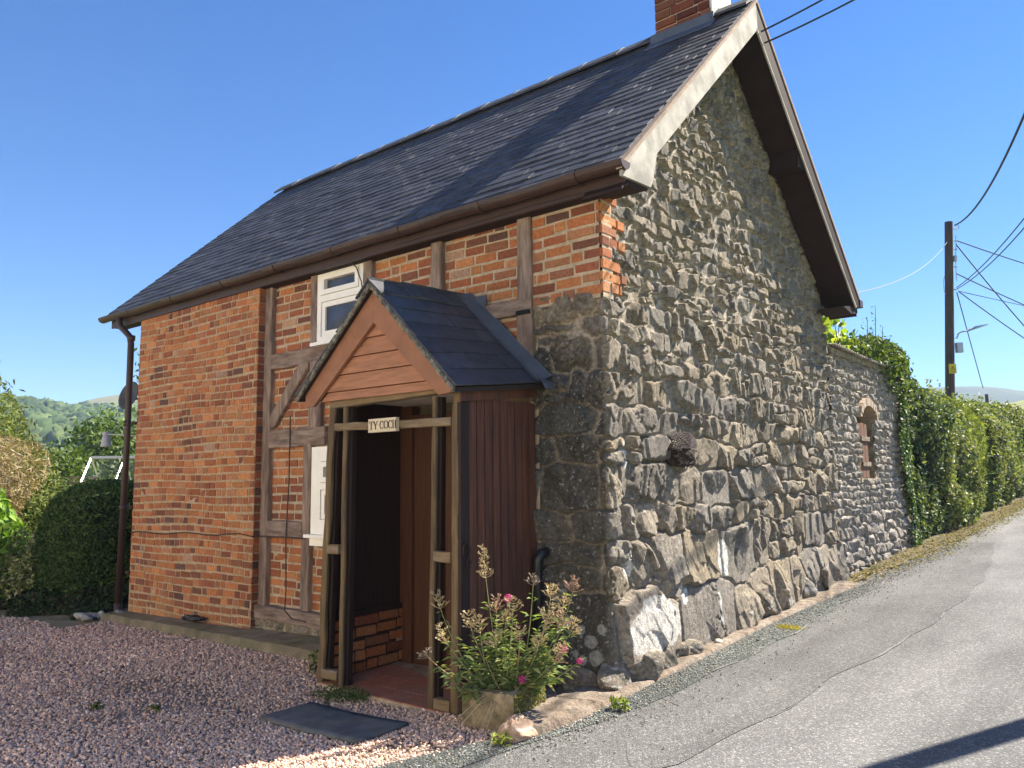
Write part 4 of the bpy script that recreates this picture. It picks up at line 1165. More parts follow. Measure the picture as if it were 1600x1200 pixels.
b = MB(); b.box(-.40, -.05, oy1 + .0, oy1 + .10, oz0, 2.5); b.box(-.40, -.05, oy0 - .1, oy0, oz0, 2.5); b.box(-.40, -.03, oy0, oy1, oz0 - .05, oz0 - .002)
b.build("window_reveal", m_stone_small if False else m_trough, lean)
b = MB()
pts = [((oy0 + oy1) / 2 + (oy1 - oy0) / 2 * math.cos(a), ozs + .19 * math.sin(a)) for a in np.linspace(0, math.pi, 14)]
b.prism(pts + [(oy0, 2.6), (oy1, 2.6)][:0], 0, -.30, -.28); b.build("window_head", m_render, lean)
sh = MB()
sy0, sy1 = oy0 + .02, oy0 + .46
for k in range(3):
    a = sy0 + (sy1 - sy0) * k / 3; c = sy0 + (sy1 - sy0) * (k + 1) / 3 - .012
    sh.box(-.075, -.05, a, c, oz0 + .005, 2.24 + (.01 if k == 1 else 0))
sho = sh.build("shutter", m_shutter, lean)
sb = MB(); sb.box(-.049, -.028, sy0 + .10, sy1 + .02, 2.02, 2.075); sb.box(-.049, -.028, sy0 + .10, sy1 + .02, 1.70, 1.755); sb.build("batten", m_kerb, sho)
# brick arch
ab = MB(); c_ = (oy0 + oy1) / 2; hw_ = (oy1 - oy0) / 2
na = 13
for i in range(na):
    a0 = math.pi * (.04 + .92 * i / na); a1 = math.pi * (.04 + .92 * (i + .88) / na)
    P = []
    for (rr1, rr2, aa) in ((hw_, .19, a0), (hw_, .19, a1), (hw_ + .07, .29, a1), (hw_ + .07, .29, a0)): P.append((c_ + rr1 * math.cos(aa), ozs + rr2 * math.sin(aa)))
    colr = np.array((.38, .29, .21)) * random.uniform(.8, 1.25)
    ab.prism(P, 0, -.2, .022 + random.uniform(0, .012), tuple(colr))
ab.build("brick_arch", m_archbrick, lean, usecol=True)
b = MB(); b.box(-3.0, -.075, 4.83, oy0 - .1, .3, 3.05); b.box(-3.0, -.43, oy0 - .1, oy1 + .1, .3, 3.05); b.box(-3.0, -.075, oy1 + .1, 8.1, .3, 3.05); b.build("wall_core", m_conc, lean)
# corrugated roof falling to the lane
yy = np.linspace(4.90, 8.1, 260); tt = np.linspace(0, 1, 8)
Yc, Tc = np.meshgrid(yy, tt, indexing='ij')
Xc = .06 - 2.9 * Tc; Zc_ = 3.085 + 1.05 * Tc * .28 + .014 * np.sin(Yc / .076 * 2 * math.pi) + .012 * np.sin(Yc * 1.7)
Ic = np.arange(Yc.size).reshape(Yc.shape)
rfo = npmesh("corrugated_roof", np.stack([Xc, Yc, Zc_], -1).reshape(-1, 3), np.stack([Ic[:-1, :-1], Ic[1:, :-1], Ic[1:, 1:], Ic[:-1, 1:]], -1).reshape(-1, 4), m_corr, lean, smooth=True)
b = MB(); b.box(-.05, .0, 4.86, 8.05, 3.0, 3.07); b.build("wall_plate", m_trough, lean)

# ------------------------------------------------------------------ kerb
yk = np.linspace(-1.03, 4.55, 420); tk = np.linspace(0, 1, 24)
Yk, Tk = np.meshgrid(yk, tk, indexing='ij')
xin = np.interp(Yk, [-1.03, -.8, -.44, -.15, .7, 1.95, 3.2, 4.5], [-.02, -.10, -.14, -.1, -.03, -.03, -.02, .04])
xout = np.array(road_left(Yk)) + .02 * fbm(Yk * 5, Yk * 0, 3, 7)
Xk = xin + (xout - xin) * Tk
hgt = np.interp(Yk, [-1.03, -.9, -.6, -.3, 0, .4, 4.5], [.085, .09, .075, .05, .045, .040, .035])
Zk = gz(Xk, Yk) + .012 + hgt * (1 - .35 * Tk) + .018 * fbm(Xk * 9, Yk * 9, 4, 17) + .03 * fbm(Xk * 2.5, Yk * 2.5, 2, 18)
jn = np.zeros_like(Yk)
for j in (-.42, .28, 1.05, 1.9, 2.7, 3.5): jn = np.maximum(jn, np.exp(-((Yk - j - .06 * Tk) / .007) ** 2))
Zk -= .02 * jn
ed = sstep(.0, .10, 1 - Tk) * sstep(0, .025, Yk + 1.03)
Zk = gz(Xk, Yk) - .03 + (Zk - gz(Xk, Yk) + .03) * ed
Ik = np.arange(Yk.size).reshape(Yk.shape)
o = npmesh("kerb", np.stack([Xk, Yk, Zk], -1).reshape(-1, 3), np.stack([Ik[:-1, :-1], Ik[1:, :-1], Ik[1:, 1:], Ik[:-1, 1:]], -1).reshape(-1, 4), m_kerb, smooth=False)
tag(o, "worn pinkish kerb strip between the gable foot and the lane", "kerb", kind='structure')
o = rock("kerb_block", (.02, -.97, .255), (.10, .11, .075), 91, m_pebble, None, col=(.36, .24, .165), amp=.16)
tag(o, "broken orange kerb block in front of the stone trough", "stone")
for i, (x, y, r_, lab) in enumerate([(.12, -.60, .018, "small dark pebble on the near end of the kerb"), (.10, 1.35, .03, "pale chip of stone on the kerb by the mossy patch"), (.30, 1.62, .012, "tiny dark stone on the tarmac beyond the kerb")]):
    o = rock("pebble", (x, y, float(gz(x, y)) + .05 - .02 * (i == 2)), (r_, r_ * 1.2, r_ * .7), 120 + i, m_pebble, None, col=(.10, .10, .10) if i != 1 else (.4, .37, .3), sub=2)
    tag(o, lab, "stone")

# ------------------------------------------------------------------ gravel (nobody could count it)
def frustum_px(P):
    d = P - CAM; zf = d @ fw
    return 800 + FPX * (d @ r2) / zf, 600 - FPX * (d @ u2) / zf, zf
NG = 210000
gxv = RNG.uniform(-10.5, .3, NG); gyv = RNG.uniform(-3.6, -.25, NG)
dist = np.hypot(gxv - CAM[0], gyv - CAM[1])
keepg = RNG.random(NG) < np.clip((4.3 / dist) ** 1.25, 0, 1)
keepg &= ~((vn(gxv * 1.6, gyv * 1.6, 51) > .80) & (RNG.random(NG) < .6))
keepg &= gxv < road_left(gyv) - .03 + .06 * (vn(gyv * 9, gxv * 0, 3) - .3)
keepg &= ~((gxv > -1.62) & (gxv < -.71) & (gyv > -1.47) & (gyv < -1.09))
keepg &= ~((gxv > -1.97) & (gxv < -.58) & (gyv > -.80))
keepg &= ~((gxv < -6.3) & (gyv > -.70 + .04 * (gxv + 6.3) + .25 * vn(gxv * 3, gyv * 3, 8) - .12))
keepg &= ~((gxv > -6.45) & (gxv < -1.95) & (gyv > np.interp(gxv, [-6.4, -4, -2], [-.33, -.39, -.45])))
px_, py_, zf_ = frustum_px(np.stack([gxv, gyv, gz(gxv, gyv)], -1))
keepg &= (px_ > -160) & (px_ < 1000) & (py_ < 1330) & (zf_ > .5)
gxv, gyv, dist = gxv[keepg], gyv[keepg], dist[keepg]
ng = len(gxv)
print("gravel", ng)
def pebbles(name, x, y, z, size, cols, mat, seed=1):
    n = len(x); rg = np.random.default_rng(seed)
    B, BF = ICO[0]
    sc = size[:, None] * np.stack([rg.uniform(.75, 1.35, n), rg.uniform(.6, 1.0, n), rg.uniform(.4, .75, n)], -1)
    q = rg.normal(size=(n, 4)); q[:, 1:3] *= .35; q /= np.linalg.norm(q, axis=1)[:, None]
    w, a, b_, c = q.T
    R = np.stack([1 - 2 * (b_ * b_ + c * c), 2 * (a * b_ - c * w), 2 * (a * c + b_ * w), 2 * (a * b_ + c * w), 1 - 2 * (a * a + c * c), 2 * (b_ * c - a * w), 2 * (a * c - b_ * w), 2 * (b_ * c + a * w), 1 - 2 * (a * a + b_ * b_)], -1).reshape(n, 3, 3)
    P = B[None] * (1 + rg.uniform(-.22, .22, (n, 12, 1))) * sc[:, None, :]
    P = np.einsum('nij,nkj->nki', R, P) + np.stack([x, y, z], -1)[:, None, :]
    F = (BF[None] + (np.arange(n) * 12)[:, None, None]).reshape(-1, 3)
    C = np.repeat(cols, 12, axis=0)
    return npmesh(name, P.reshape(-1, 3), F, mat, col=C)
GC = np.array([(.30, .235, .205), (.26, .205, .185), (.34, .27, .235), (.23, .185, .175), (.40, .34, .30), (.19, .16, .155), (.33, .24, .19), (.28, .25, .245), (.46, .42, .38), (.14, .125, .125)])
gc = GC * np.array((2.05, 1.80, 1.58)); gc = gc[RNG.choice(10, ng, p=[.19, .18, .13, .14, .08, .08, .08, .07, .025, .025])] * RNG.uniform(.8, 1.2, (ng, 1))
gc = gc * (.86 + .5 * fbm(gxv * .9, gyv * .9, 4, 41) + .28 * vn(gxv * .35, gyv * 1.1, 43))[:, None]
gs = RNG.uniform(.0055, .0115, ng) * np.clip((dist / 4.3) ** .62, 1, 2.0)
o = pebbles("gravel", gxv, gyv, gz(gxv, gyv) + gs * RNG.uniform(.1, .9, ng) + .01 * fbm(gxv * 2, gyv * 2, 3, 5) + .006, gs, gc, m_pebble)
tag(o, "pinkish grey gravel covering the front yard", "gravel", kind='stuff')
# grit along the tarmac edge and leaf litter by the hedge
ne = 5200
ye = RNG.uniform(-1.6, 8.5, ne); xe = road_left(ye) + np.abs(RNG.normal(0, .10, ne)) * RNG.choice([1, 1, 2.2], ne)
ce = np.array([(.12, .13, .125), (.2, .21, .2), (.3, .3, .28), (.38, .33, .26)])[RNG.integers(0, 4, ne)] * RNG.uniform(.7, 1.2, (ne, 1))
se = RNG.uniform(.003, .0075, ne)
o = pebbles("grit", xe, ye, gz(xe, ye) + .02 + se * .4, se, ce, m_pebble, 4)
tag(o, "loose stone grit along the tarmac edge by the kerb", "grit", kind='stuff')

# rubber mat
o = sheet("door_mat", np.linspace(-1.615, -.705, 14), np.linspace(-1.475, -1.085, 8), .034, m_mat, kind=None, rough=.006)
md = o.modifiers.new("thick", 'SOLIDIFY'); md.thickness = .02; md.offset = -1
tag(o, "flat dark grey mat lying on the gravel before the porch", "mat")

# ------------------------------------------------------------------ leaves
def leafmesh(name, P, Nn, size, aspect, cols, mat, parent=None, seed=1, align=.5, droop=0.0, fold=.25, origin=None):
    n = len(P); rg = np.random.default_rng(seed)
    nv = rg.normal(size=(n, 3)); nv /= np.linalg.norm(nv, axis=1)[:, None]
    nv = nv * (1 - align) + Nn * align; nv /= np.linalg.norm(nv, axis=1)[:, None] + 1e-9
    t = rg.normal(size=(n, 3)); t[:, 2] -= droop
    t -= nv * (t * nv).sum(1)[:, None]; t /= np.linalg.norm(t, axis=1)[:, None] + 1e-9
    s = np.cross(nv, t)
    L = (size * rg.uniform(.65, 1.35, n))[:, None] if np.isscalar(size) else (size * rg.uniform(.7, 1.3, n))[:, None]
    Wd = L * aspect
    a = P - t * L * .5; c = P + t * L * .5
    l = P - t * L * .06 + s * Wd * .5 + nv * Wd * fold; r = P - t * L * .06 - s * Wd * .5 + nv * Wd * fold
    V = np.stack([a, r, c, l], 1).reshape(-1, 3)
    i = np.arange(n) * 4
    F = np.concatenate([np.stack([i, i + 1, i + 2], -1), np.stack([i, i + 2, i + 3], -1)])
    return npmesh(name, V, F, mat, parent, col=np.repeat(cols, 4, axis=0), origin=origin)

def pickcol(n, pal, rg, jit=.25):
    pal = np.array(pal)
    return pal[rg.integers(0, len(pal), n)] * rg.uniform(1 - jit, 1 + jit, (n, 1))

def blob(n, c, r, rg, lumps=9, amp=.25, shell=.35, sq=2.0, zmin=None):
    """points and outward normals in a lumpy ellipsoid"""
    d = rg.normal(size=(n, 3)); d /= np.linalg.norm(d, axis=1)[:, None]
    k = rg.normal(size=(lumps, 3)); k /= np.linalg.norm(k, axis=1)[:, None]
    f = 1 + amp * (np.maximum(d @ k.T, 0) ** 6).sum(1) - amp * .35
    if sq != 2.0: f = f / (np.abs(d) ** sq).sum(1) ** (1 / sq)
    rad = f * (1 - shell * rg.random(n) ** 1.6)
    stray = rg.random(n) < .03
    rad = np.where(stray, f * rg.uniform(1.0, 1.12, n), rad)
    P = d * rad[:, None] * np.array(r) + np.array(c)
    N = d / np.array(r); N /= np.linalg.norm(N, axis=1)[:, None]
    if zmin is not None:
        m = P[:, 2] > zmin; P, N = P[m], N[m]
    return P, N

def coreblob(name, c, r, mat, parent, seed=1, sq=2.0, sub=3, amp=.08):
    V, F = ICO[sub]
    s = (np.abs(V) ** sq).sum(1) ** (1 / sq)
    P = V / s[:, None] * (1 + amp * 2 * fbm(V[:, 0] * 3 + seed, V[:, 1] * 3 + V[:, 2] * 2, 3, seed))[:, None]
    return npmesh(name, P * np.array(r) + np.array(c), F, mat, parent, smooth=True)

# -- clipped yew by the far corner
rg = np.random.default_rng(21)
yew = thing("yew_bush", "clipped dark green yew dome by the far corner of the cottage", "bush", (-8.1, .75, .05))
P, N = blob(46000, (-8.1, .75, .73), (.98, .98, .80), rg, 22, .07, .10, sq=3.0, zmin=.1)
leafmesh("foliage", P, N, .055, .36, pickcol(len(P), [(.055, .10, .035), (.075, .13, .042), (.036, .07, .028), (.12, .165, .055)], rg), m_leaf_matt, yew, 3, align=.25)
coreblob("inner_branches", (-8.1, .75, .72), (.90, .90, .74), m_core, yew, 2, sq=3.0)
# low ivy mat at its foot
iv = []; n = 9000
x = rg.uniform(-9.3, -6.75, n); y = rg.uniform(-.75, .7, n)
hh = .30 * sstep(-.75, .1, y - .28 * (x + 8)) * (.5 + vn(x * 4, y * 4, 3))
m = y > -.45 + .3 * (x + 7) * .6 + .12 * np.sin(x * 5)
x, y, hh = x[m], y[m], hh[m]
P = np.stack([x, y, gz(x, y) + .02 + hh * rg.random(len(x)) ** .4], -1)
o = leafmesh("ground_ivy", P, np.tile((0, -.5, .8), (len(P), 1)), .06, .7, pickcol(len(P), [(.026, .048, .024), (.034, .06, .028), (.05, .07, .03), (.055, .045, .03)], rg), m_leaf_matt, None, 4, align=.5)
tag(o, "low dark ivy spreading over the ground below the yew", "ivy", kind='stuff')
# -- bright shrub at the left edge
sh1 = thing("leafy_shrub", "bright green large-leaved shrub at the left edge of the yard", "shrub", (-9.2, -.9, .0))
rgs = np.random.default_rng(5)
C_ = (-9.45, -.75, .75)
P, N = blob(3600, C_, (.62, .6, .78), rgs, 10, .3, .45, zmin=.08)
leafmesh("foliage", P, N, .15, .40, pickcol(len(P), [(.13, .24, .03), (.17, .29, .045), (.09, .19, .03), (.22, .32, .07)], rgs), m_leaf, sh1, 5, align=.45, droop=.8)
coreblob("inner_branches", (-9.5, -.72, .6), (.42, .40, .55), m_core, sh1, 3)
sh2 = thing("variegated_shrub", "small pale cream and green shrub between the yew and the leafy shrub", "shrub", (-8.75, -.35, .0))
P, N = blob(2600, (-8.8, -.33, .46), (.30, .32, .40), rgs, 8, .3, .6, zmin=.06)
leafmesh("foliage", P, N, .055, .5, pickcol(len(P), [(.42, .42, .22), (.5, .47, .28), (.25, .3, .1), (.34, .38, .16)], rgs), m_leaf, sh2, 6, align=.4)
# -- dry brown bush
sh3 = thing("dry_bush", "dead straw-brown feathery bush above the leafy shrub", "bush", (-10.6, -.35, .0))
P, N = blob(7500, (-10.75, -.35, 1.62), (.80, .75, .70), rgs, 10, .25, .55)
leafmesh("foliage", P, N, .13, .14, pickcol(len(P), [(.26, .195, .125), (.33, .255, .165), (.19, .145, .095), (.38, .32, .22)], rgs), m_leaf_matt, sh3, 7, align=.1, droop=.9)
coreblob("inner_branches", (-10.75, -.35, 1.55), (.5, .5, .5), M("dry_twigs", (.07, .05, .03), 1, .4, 20), sh3, 4)
b = MB(); b.tube([(-10.6, -.3, -.1), (-10.65, -.3, .7), (-10.7, -.33, 1.4)], [.04, .035, .02], 7); b.build("stem", m_woody, sh3)
for i in range(14):
    pass

# -- trees and tall hedge behind the yew
def big_bush(name, label, cat, c, r, n, size, pal, mat, seed, trunk=True, aspect=.5, align=.35, amp=.35, shell=.4, group=None, sub_blobs=()):
    rg = np.random.default_rng(seed)
    t = thing(name, label, cat, (c[0], c[1], float(gz(c[0], c[1]))), group)
    Ps, Ns = [], []
    for (cc, rr, k) in [(c, r, 1.0)] + list(sub_blobs):
        P, N = blob(int(n * k), cc, rr, rg, 16, amp, shell)
        Ps.append(P); Ns.append(N)
    P = np.concatenate(Ps); N = np.concatenate(Ns)
    # gaps between the leaf clumps
    gap = vn(P[:, 0] * 3.1 + P[:, 2], P[:, 1] * 3.1 + P[:, 2] * 2.3, seed)
    m = gap > .12
    P, N = P[m], N[m]
    tone = .7 + .6 * vn(P[:, 0] * 1.7 + P[:, 2] * 1.3, P[:, 1] * 1.7 - P[:, 2], seed + 3)
    leafmesh("crown", P, N, size, aspect, pickcol(len(P), pal, rg) * tone[:, None], mat, t, seed, align=align, droop=.4)
    coreblob("inner_branches", c, tuple(np.array(r) * .62), m_core, t, seed)
    if trunk:
        q = MB(); g0 = float(gz(c[0], c[1]))
        q.tube([(c[0], c[1], g0 - .1), (c[0] + .05, c[1], g0 + (c[2] - g0) * .5), (c[0], c[1] + .05, c[2])], [.12, .09, .04], 8)
        for k in range(5):
            a = k * 1.3; q.tube([(c[0], c[1], g0 + (c[2] - g0) * (.4 + .1 * k)), (c[0] + r[0] * .4 * math.cos(a), c[1] + r[1] * .4 * math.sin(a), c[2] + r[2] * .25)], [.05, .015], 6)
        q.build("trunk", m_woody, t)
    return t
LAUREL = [(.075, .125, .03), (.095, .15, .04), (.055, .10, .03), (.13, .18, .06)]
OLIVE = [(.105, .135, .028), (.13, .155, .035), (.08, .11, .025), (.15, .165, .05)]
LIGHT = [(.11, .17, .045), (.14, .20, .055), (.08, .13, .04), (.18, .23, .08)]
big_bush("feathery_bush", "tall olive green feathery bush behind the dry bush", "bush", (-15.2, .6, 1.45), (1.9, 1.5, 1.75), 24000, .12, OLIVE, m_leaf_matt, 31, aspect=.28, amp=.25)
big_bush("laurel_bush", "glossy green laurel bush behind the greenhouse", "bush", (-17.2, 4.6, 1.0), (1.8, 1.7, 1.9), 13000, .14, LAUREL, m_leaf, 32)
big_bush("laurel_bush", "glossy laurel bush between the feathery bush and the greenhouse", "bush", (-16.3, 2.4, .75), (1.6, 1.3, 1.6), 11000, .13, LAUREL, m_leaf, 33)
big_bush("young_tree", "pale leafed young tree rising above the laurel by the lamp", "tree", (-19.0, 5.4, 1.7), (.7, .7, 1.2), 4600, .13, LIGHT, m_leaf, 34, amp=.35, shell=.7)
big_bush("young_tree", "slender yellow-green young tree rising above the feathery bush", "tree", (-21, 2.6, 1.3), (1.2, 1.0, 1.7), 12000, .12, LIGHT, m_leaf, 35, amp=.5, shell=.7)
big_bush("young_tree", "loose green young tree at the left edge above the dry bush", "tree", (-22, .3, 1.2), (1.5, 1.2, 1.7), 13000, .12, LIGHT, m_leaf, 36, amp=.5, shell=.7)
big_bush("laurel_bush", "broad laurel bush behind the cottage corner", "bush", (-18.6, 8.0, 1.3), (2.4, 2.0, 2.2), 9000, .16, LAUREL, m_leaf, 37)

# -- hedge along the lane
def hedge(name, label, y0, y1, x0, top, n, size, pal, seed, mat=None, amp=.28, aspect=.55, core=True, droop=.3):
    rg = np.random.default_rng(seed)
    t = thing(name, label, "hedge", (x0 - .8, (y0 + y1) / 2, float(gz(0, (y0 + y1) / 2))))
    y = rg.uniform(y0 - .15, y1 + .15, n)
    s = rg.random(n)          # around the section: 0 foot of the lane face .. .62 top edge .. 1 over the top
    g0 = gz(x0 + 0 * y, y)
    bul = amp * 2 * fbm(y * 1.1, s * 4, 3, seed) + amp * .9 * fbm(y * .45, s * 1.5, 2, seed + 21) * 2 + .12 * amp * fbm(y * 5, s * 14, 3, seed + 4) * 4
    face = s < .66
    fz_ = np.where(face, g0 + .05 + (top - g0) * (s / .66), top + .15 * np.sin((s - .66) / .34 * 3.1))
    # foot set back, belly forward, top rounding off
    tt_ = s / .66
    fx = np.where(face, x0 - .12 * (1 - sstep(0, .35, tt_)) - .30 * sstep(.72, 1.0, tt_) ** 2, x0 - .30 - 1.3 * (s - .66) / .34)
    fx = fx + bul; fz_ = fz_ + bul * np.where(face, .2, 1.2)
    endf = np.minimum((y - y0 + .15), (y1 + .15 - y)) / .5
    depth = rg.random(n) ** 1.5 * .3
    Px = fx - depth; Pz = fz_ - np.where(face, 0, depth * .6)
    N = np.where(face[:, None], np.array((.95, 0, .25))[None], np.array((.3, 0, .95))[None])
    P = np.stack([Px, y + .1 * fbm(s * 9, y * 3, 2, seed + 8) * 2, Pz], -1)
    gap = vn(y * 4.2, Pz * 4.2, seed + 11)
    k = gap > .2
    tone = .65 + .7 * vn(y * 1.3, Pz * 1.6, seed + 13)
    # stray shoots
    ns = int((y1 - y0) * 9); sp_ = []
    for q_ in range(ns):
        yy_ = rg.uniform(y0, y1); tp = rg.random() < .55
        b0 = np.array((x0 - rg.uniform(.2, .9), yy_, top + .02)) if tp else np.array((x0 - .08, yy_, rg.uniform(.9, top - .2)))
        d_ = np.array((rg.normal(0, .3) + (0 if tp else .5), rg.normal(0, .3), rg.uniform(.5, 1) if tp else rg.uniform(-.2, .6))); d_ *= rg.uniform(.15, .45) / np.linalg.norm(d_)
        for w_ in np.linspace(.1, 1, 9): sp_.append(b0 + d_ * w_ + rg.normal(0, .02, 3))
    sp_ = np.array(sp_)
    leafmesh("foliage", np.concatenate([P[k], sp_]), np.concatenate([N[k], np.tile((.6, -.2, .6), (len(sp_), 1))]), size, aspect, np.concatenate([(pickcol(n, pal, rg) * tone[:, None])[k], pickcol(len(sp_), pal, rg) * 1.15]), mat or m_leaf, t, seed, align=.42, droop=droop)
    q = MB()
    ys = np.linspace(y0, y1, max(4, int((y1 - y0) * 3)))
    prof = [(-.30, .0), (-.16, .35), (-.16, .72), (-.42, .93), (-1.6, .93), (-1.6, .0)]
    V = []; F = []
    for yv in ys:
        g_ = float(gz(x0, yv))
        for (dx, f) in prof: V.append((x0 + dx - .12 + .05 * math.sin(yv * 5 + f * 7), yv, g_ + (top - g_) * f))
    for i in range(len(ys) - 1):
        for k2 in range(6): F.append((i * 6 + k2, i * 6 + (k2 + 1) % 6, (i + 1) * 6 + (k2 + 1) % 6, (i + 1) * 6 + k2))
    F += [tuple(range(6)), tuple(range((len(ys) - 1) * 6, len(ys) * 6))[::-1]]
    q.add(V, F); q.build("inner_branches", m_core, t)
    return t
DARKIVY = [(.05, .085, .042), (.075, .11, .055), (.04, .068, .036), (.11, .15, .07), (.17, .20, .10)]
HAW = [(.13, .17, .075), (.17, .21, .085), (.21, .24, .11), (.10, .14, .06), (.25, .25, .14)]
WILLOW = [(.20, .25, .065), (.24, .285, .08), (.17, .21, .055)]
FARH = [(.14, .175, .07), (.17, .20, .08), (.12, .15, .06), (.2, .205, .1)]
hedge("hedge", "dark glossy ivy hedge growing against the end of the outbuilding", 8.05, 10.2, .16, 2.98, 17000, .075, DARKIVY, 61, amp=.24)
hedge("hedge", "mixed green hedge section with pale leaves between the ivy and the willow", 10.2, 12.6, .22, 2.95, 13000, .08, HAW, 62)
hedge("hedge", "soft yellow-green willowy hedge section in the middle of the row", 12.6, 15.2, .20, 2.95, 12000, .10, WILLOW, 63, mat=m_leaf_matt, aspect=.25, droop=1.0)
hedge("hedge", "rough mid-green hedge section beyond the willowy part", 15.2, 20.5, .24, 3.0, 15000, .10, HAW, 64)
hedge("hedge", "pale far hedge section at the bend of the lane", 20.5, 30, .3, 3.1, 15000, .13, FARH, 65)
# ivy runners creeping onto the outbuilding wall
rgv = np.random.default_rng(8)
n = 1500
z = rgv.uniform(.55, 3.0, n); y = 8.06 - .30 * rgv.random(n) ** 2.2 * (1 + .6 * np.sin(z * 4)) + .33 * sstep(1.5, .4, z)
P = np.stack([.05 + .03 * rgv.random(n), y, z], -1)
ivc = thing("creeping_ivy", "fringe of bright ivy creeping onto the outbuilding wall", "ivy", (.03, 8.1, .5))
leafmesh("leaves", P, np.tile((.9, -.2, .3), (n, 1)), .06, .75, pickcol(n, [(.06, .11, .03), (.09, .15, .04), (.12, .19, .05)], rgv), m_leaf, ivc, 9, align=.6)
# vine with round leaves over the corrugated roof
vine = thing("vine", "yellow-green round-leaved vine growing over the corrugated roof", "vine", (-.4, 6, 3.1))
n = 420; y = rgv.uniform(5.0, 8.2, n)
t_ = (y - 5.0) / 3.2
hgt_ = np.interp(y, [5, 5.4, 6.2, 6.8, 7.4, 8.2], [.28, .55, .62, .42, .35, .35])
P = np.stack([-.25 - .5 * rgv.random(n), y, 3.13 + hgt_ * rgv.random(n) ** .8], -1)
leafmesh("leaves", P, np.tile((.5, -.5, .5), (n, 1)), .15, .9, pickcol(n, [(.17, .24, .04), (.22, .29, .05), (.11, .18, .035), (.28, .34, .08)], rgv), leafmat("vine_leaf", .5, .5, .3), vine, 10, align=.25)
b = MB()
for k in range(9):
    y0 = 5.2 + k * .33; b.tube([(-.4, y0, 3.1), (-.38 + rgv.uniform(-.1, .1), y0 + rgv.uniform(-.15, .15), 3.35), (-.35, y0 + rgv.uniform(-.3, .3), 3.55 + rgv.uniform(-.1, .2))], [.012, .008, .004], 5)
b.build("stem", m_woody, vine)
# small leaved bush with tall whips at the roof end
whip = thing("bramble_bush", "small-leaved bush with thin upright whips above the hedge top", "bush", (-.2, 7.8, 3.0))
P, N = blob(5200, (-.25, 7.75, 3.18), (.50, .95, .42), rgv, 10, .4, .5)
leafmesh("foliage", P, N, .07, .5, pickcol(len(P), [(.06, .10, .03), (.08, .125, .035), (.10, .15, .045), (.14, .19, .06)], rgv), m_leaf, whip, 11, align=.3)
b = MB(); Pw = []
for (y0, z1, y1) in ((7.25, 3.95, 7.22), (6.9, 3.72, 6.75), (7.5, 3.7, 7.55), (7.8, 3.62, 7.95), (7.1, 3.6, 7.02)):
    pts = [(-.1, y0, 3.1), (-.08, (y0 + y1) / 2 + .03, (3.1 + z1) / 2), (-.05, y1, z1)]
    b.tube(pts, [.008, .006, .003], 5)
    for q in np.linspace(.25, 1, 26): Pw.append((-.08 + rgv.uniform(-.05, .05), y0 + (y1 - y0) * q + rgv.uniform(-.06, .06), 3.1 + (z1 - 3.1) * q))
b.build("whips", m_woody, whip)
Pw = np.array(Pw); leafmesh("whip_leaves", Pw, np.tile((0, 0, 1.), (len(Pw), 1)), .045, .4, pickcol(len(Pw), [(.06, .09, .03), (.08, .12, .04)], rgv), m_leaf, whip, 12, align=.1)

# moss and leaf litter strip along the lane edge by the hedge
n = 10000
y = rgv.uniform(4.5, 24, n); n_y = len(y)
wid = np.interp(y, [4.5, 6, 8, 12, 24], [.10, .30, .42, .40, .35])
x = road_left(y) - .35 + wid * 1.0 * rgv.random(n) ** 1.2 + .30 * rgv.random(n) ** 3
P = np.stack([x, y, gz(x, y) + .02 + .02 * rgv.random(n)], -1)
o = leafmesh("leaf_litter", P, np.tile((0, 0, 1.), (n, 1)), .035, .6, pickcol(n, [(.19, .15, .09), (.24, .19, .12), (.13, .11, .065), (.12, .13, .05), (.30, .25, .17)], rgv), m_leaf_matt, None, 13, align=.6)
tag(o, "brown leaf litter and moss between the hedge and the lane", "leaf litter", kind='stuff')
vr = sheet("verge", np.linspace(0, 1, 8), ysr[ysr > 4.4], .030, m_moss, fn=rfn(lambda y: -.35 + 0 * y, lambda y: road_left(y) + np.interp(y, [4.4, 6, 9, 30], [-.14, -.06, -.02, .0]) + .09 * (vn(y * 3, y * 0, 4) - .5) * 2), rough=.02)
tag(vr, "mossy brown verge strip under the hedge", "verge")

# ------------------------------------------------------------------ trough with red valerian
tr = thing("stone_trough", "weathered stone trough standing on the gravel beside the porch post", "planter", (-.23, -.78, .2))
to = Vector((-.395, -.965, .185)); tu = Vector((.345, .045, .0)); tv = Vector((-.06, .36, .012)); th = .235
n1, n2, n3 = 12, 12, 8
V = []; F = []
def addface(o_, a, c, na, nc, nrm):
    base = len(V)
    for i in range(na + 1):
        for j in range(nc + 1):
            q = o_ + a * (i / na) + c * (j / nc)
            V.append(q)
    for i in range(na):
        for j in range(nc): F.append((base + i * (nc + 1) + j, base + (i + 1) * (nc + 1) + j, base + (i + 1) * (nc + 1) + j + 1, base + i * (nc + 1) + j + 1))
hz = Vector((0, 0, th)); ctr = to + tu / 2 + tv / 2 + hz / 2
addface(to, tu, hz, 22, 16, None); addface(to + tu, tv, hz, 22, 16, None); addface(to + tv + tu, -tu, hz, 22, 16, None); addface(to + tv, -tv, hz, 22, 16, None)
rim = .05
ui, vi = tu.normalized() * rim, tv.normalized() * rim
t0 = to + hz
addface(t0, tu, vi, 22, 3, None); addface(t0 + tv - vi, tu, vi, 22, 3, None); addface(t0 + vi, ui, tv - 2 * vi, 3, 18, None); addface(t0 + tu - ui + vi, ui, tv - 2 * vi, 3, 18, None)
dn_ = Vector((0, 0, -.05)); i0 = t0 + ui + vi
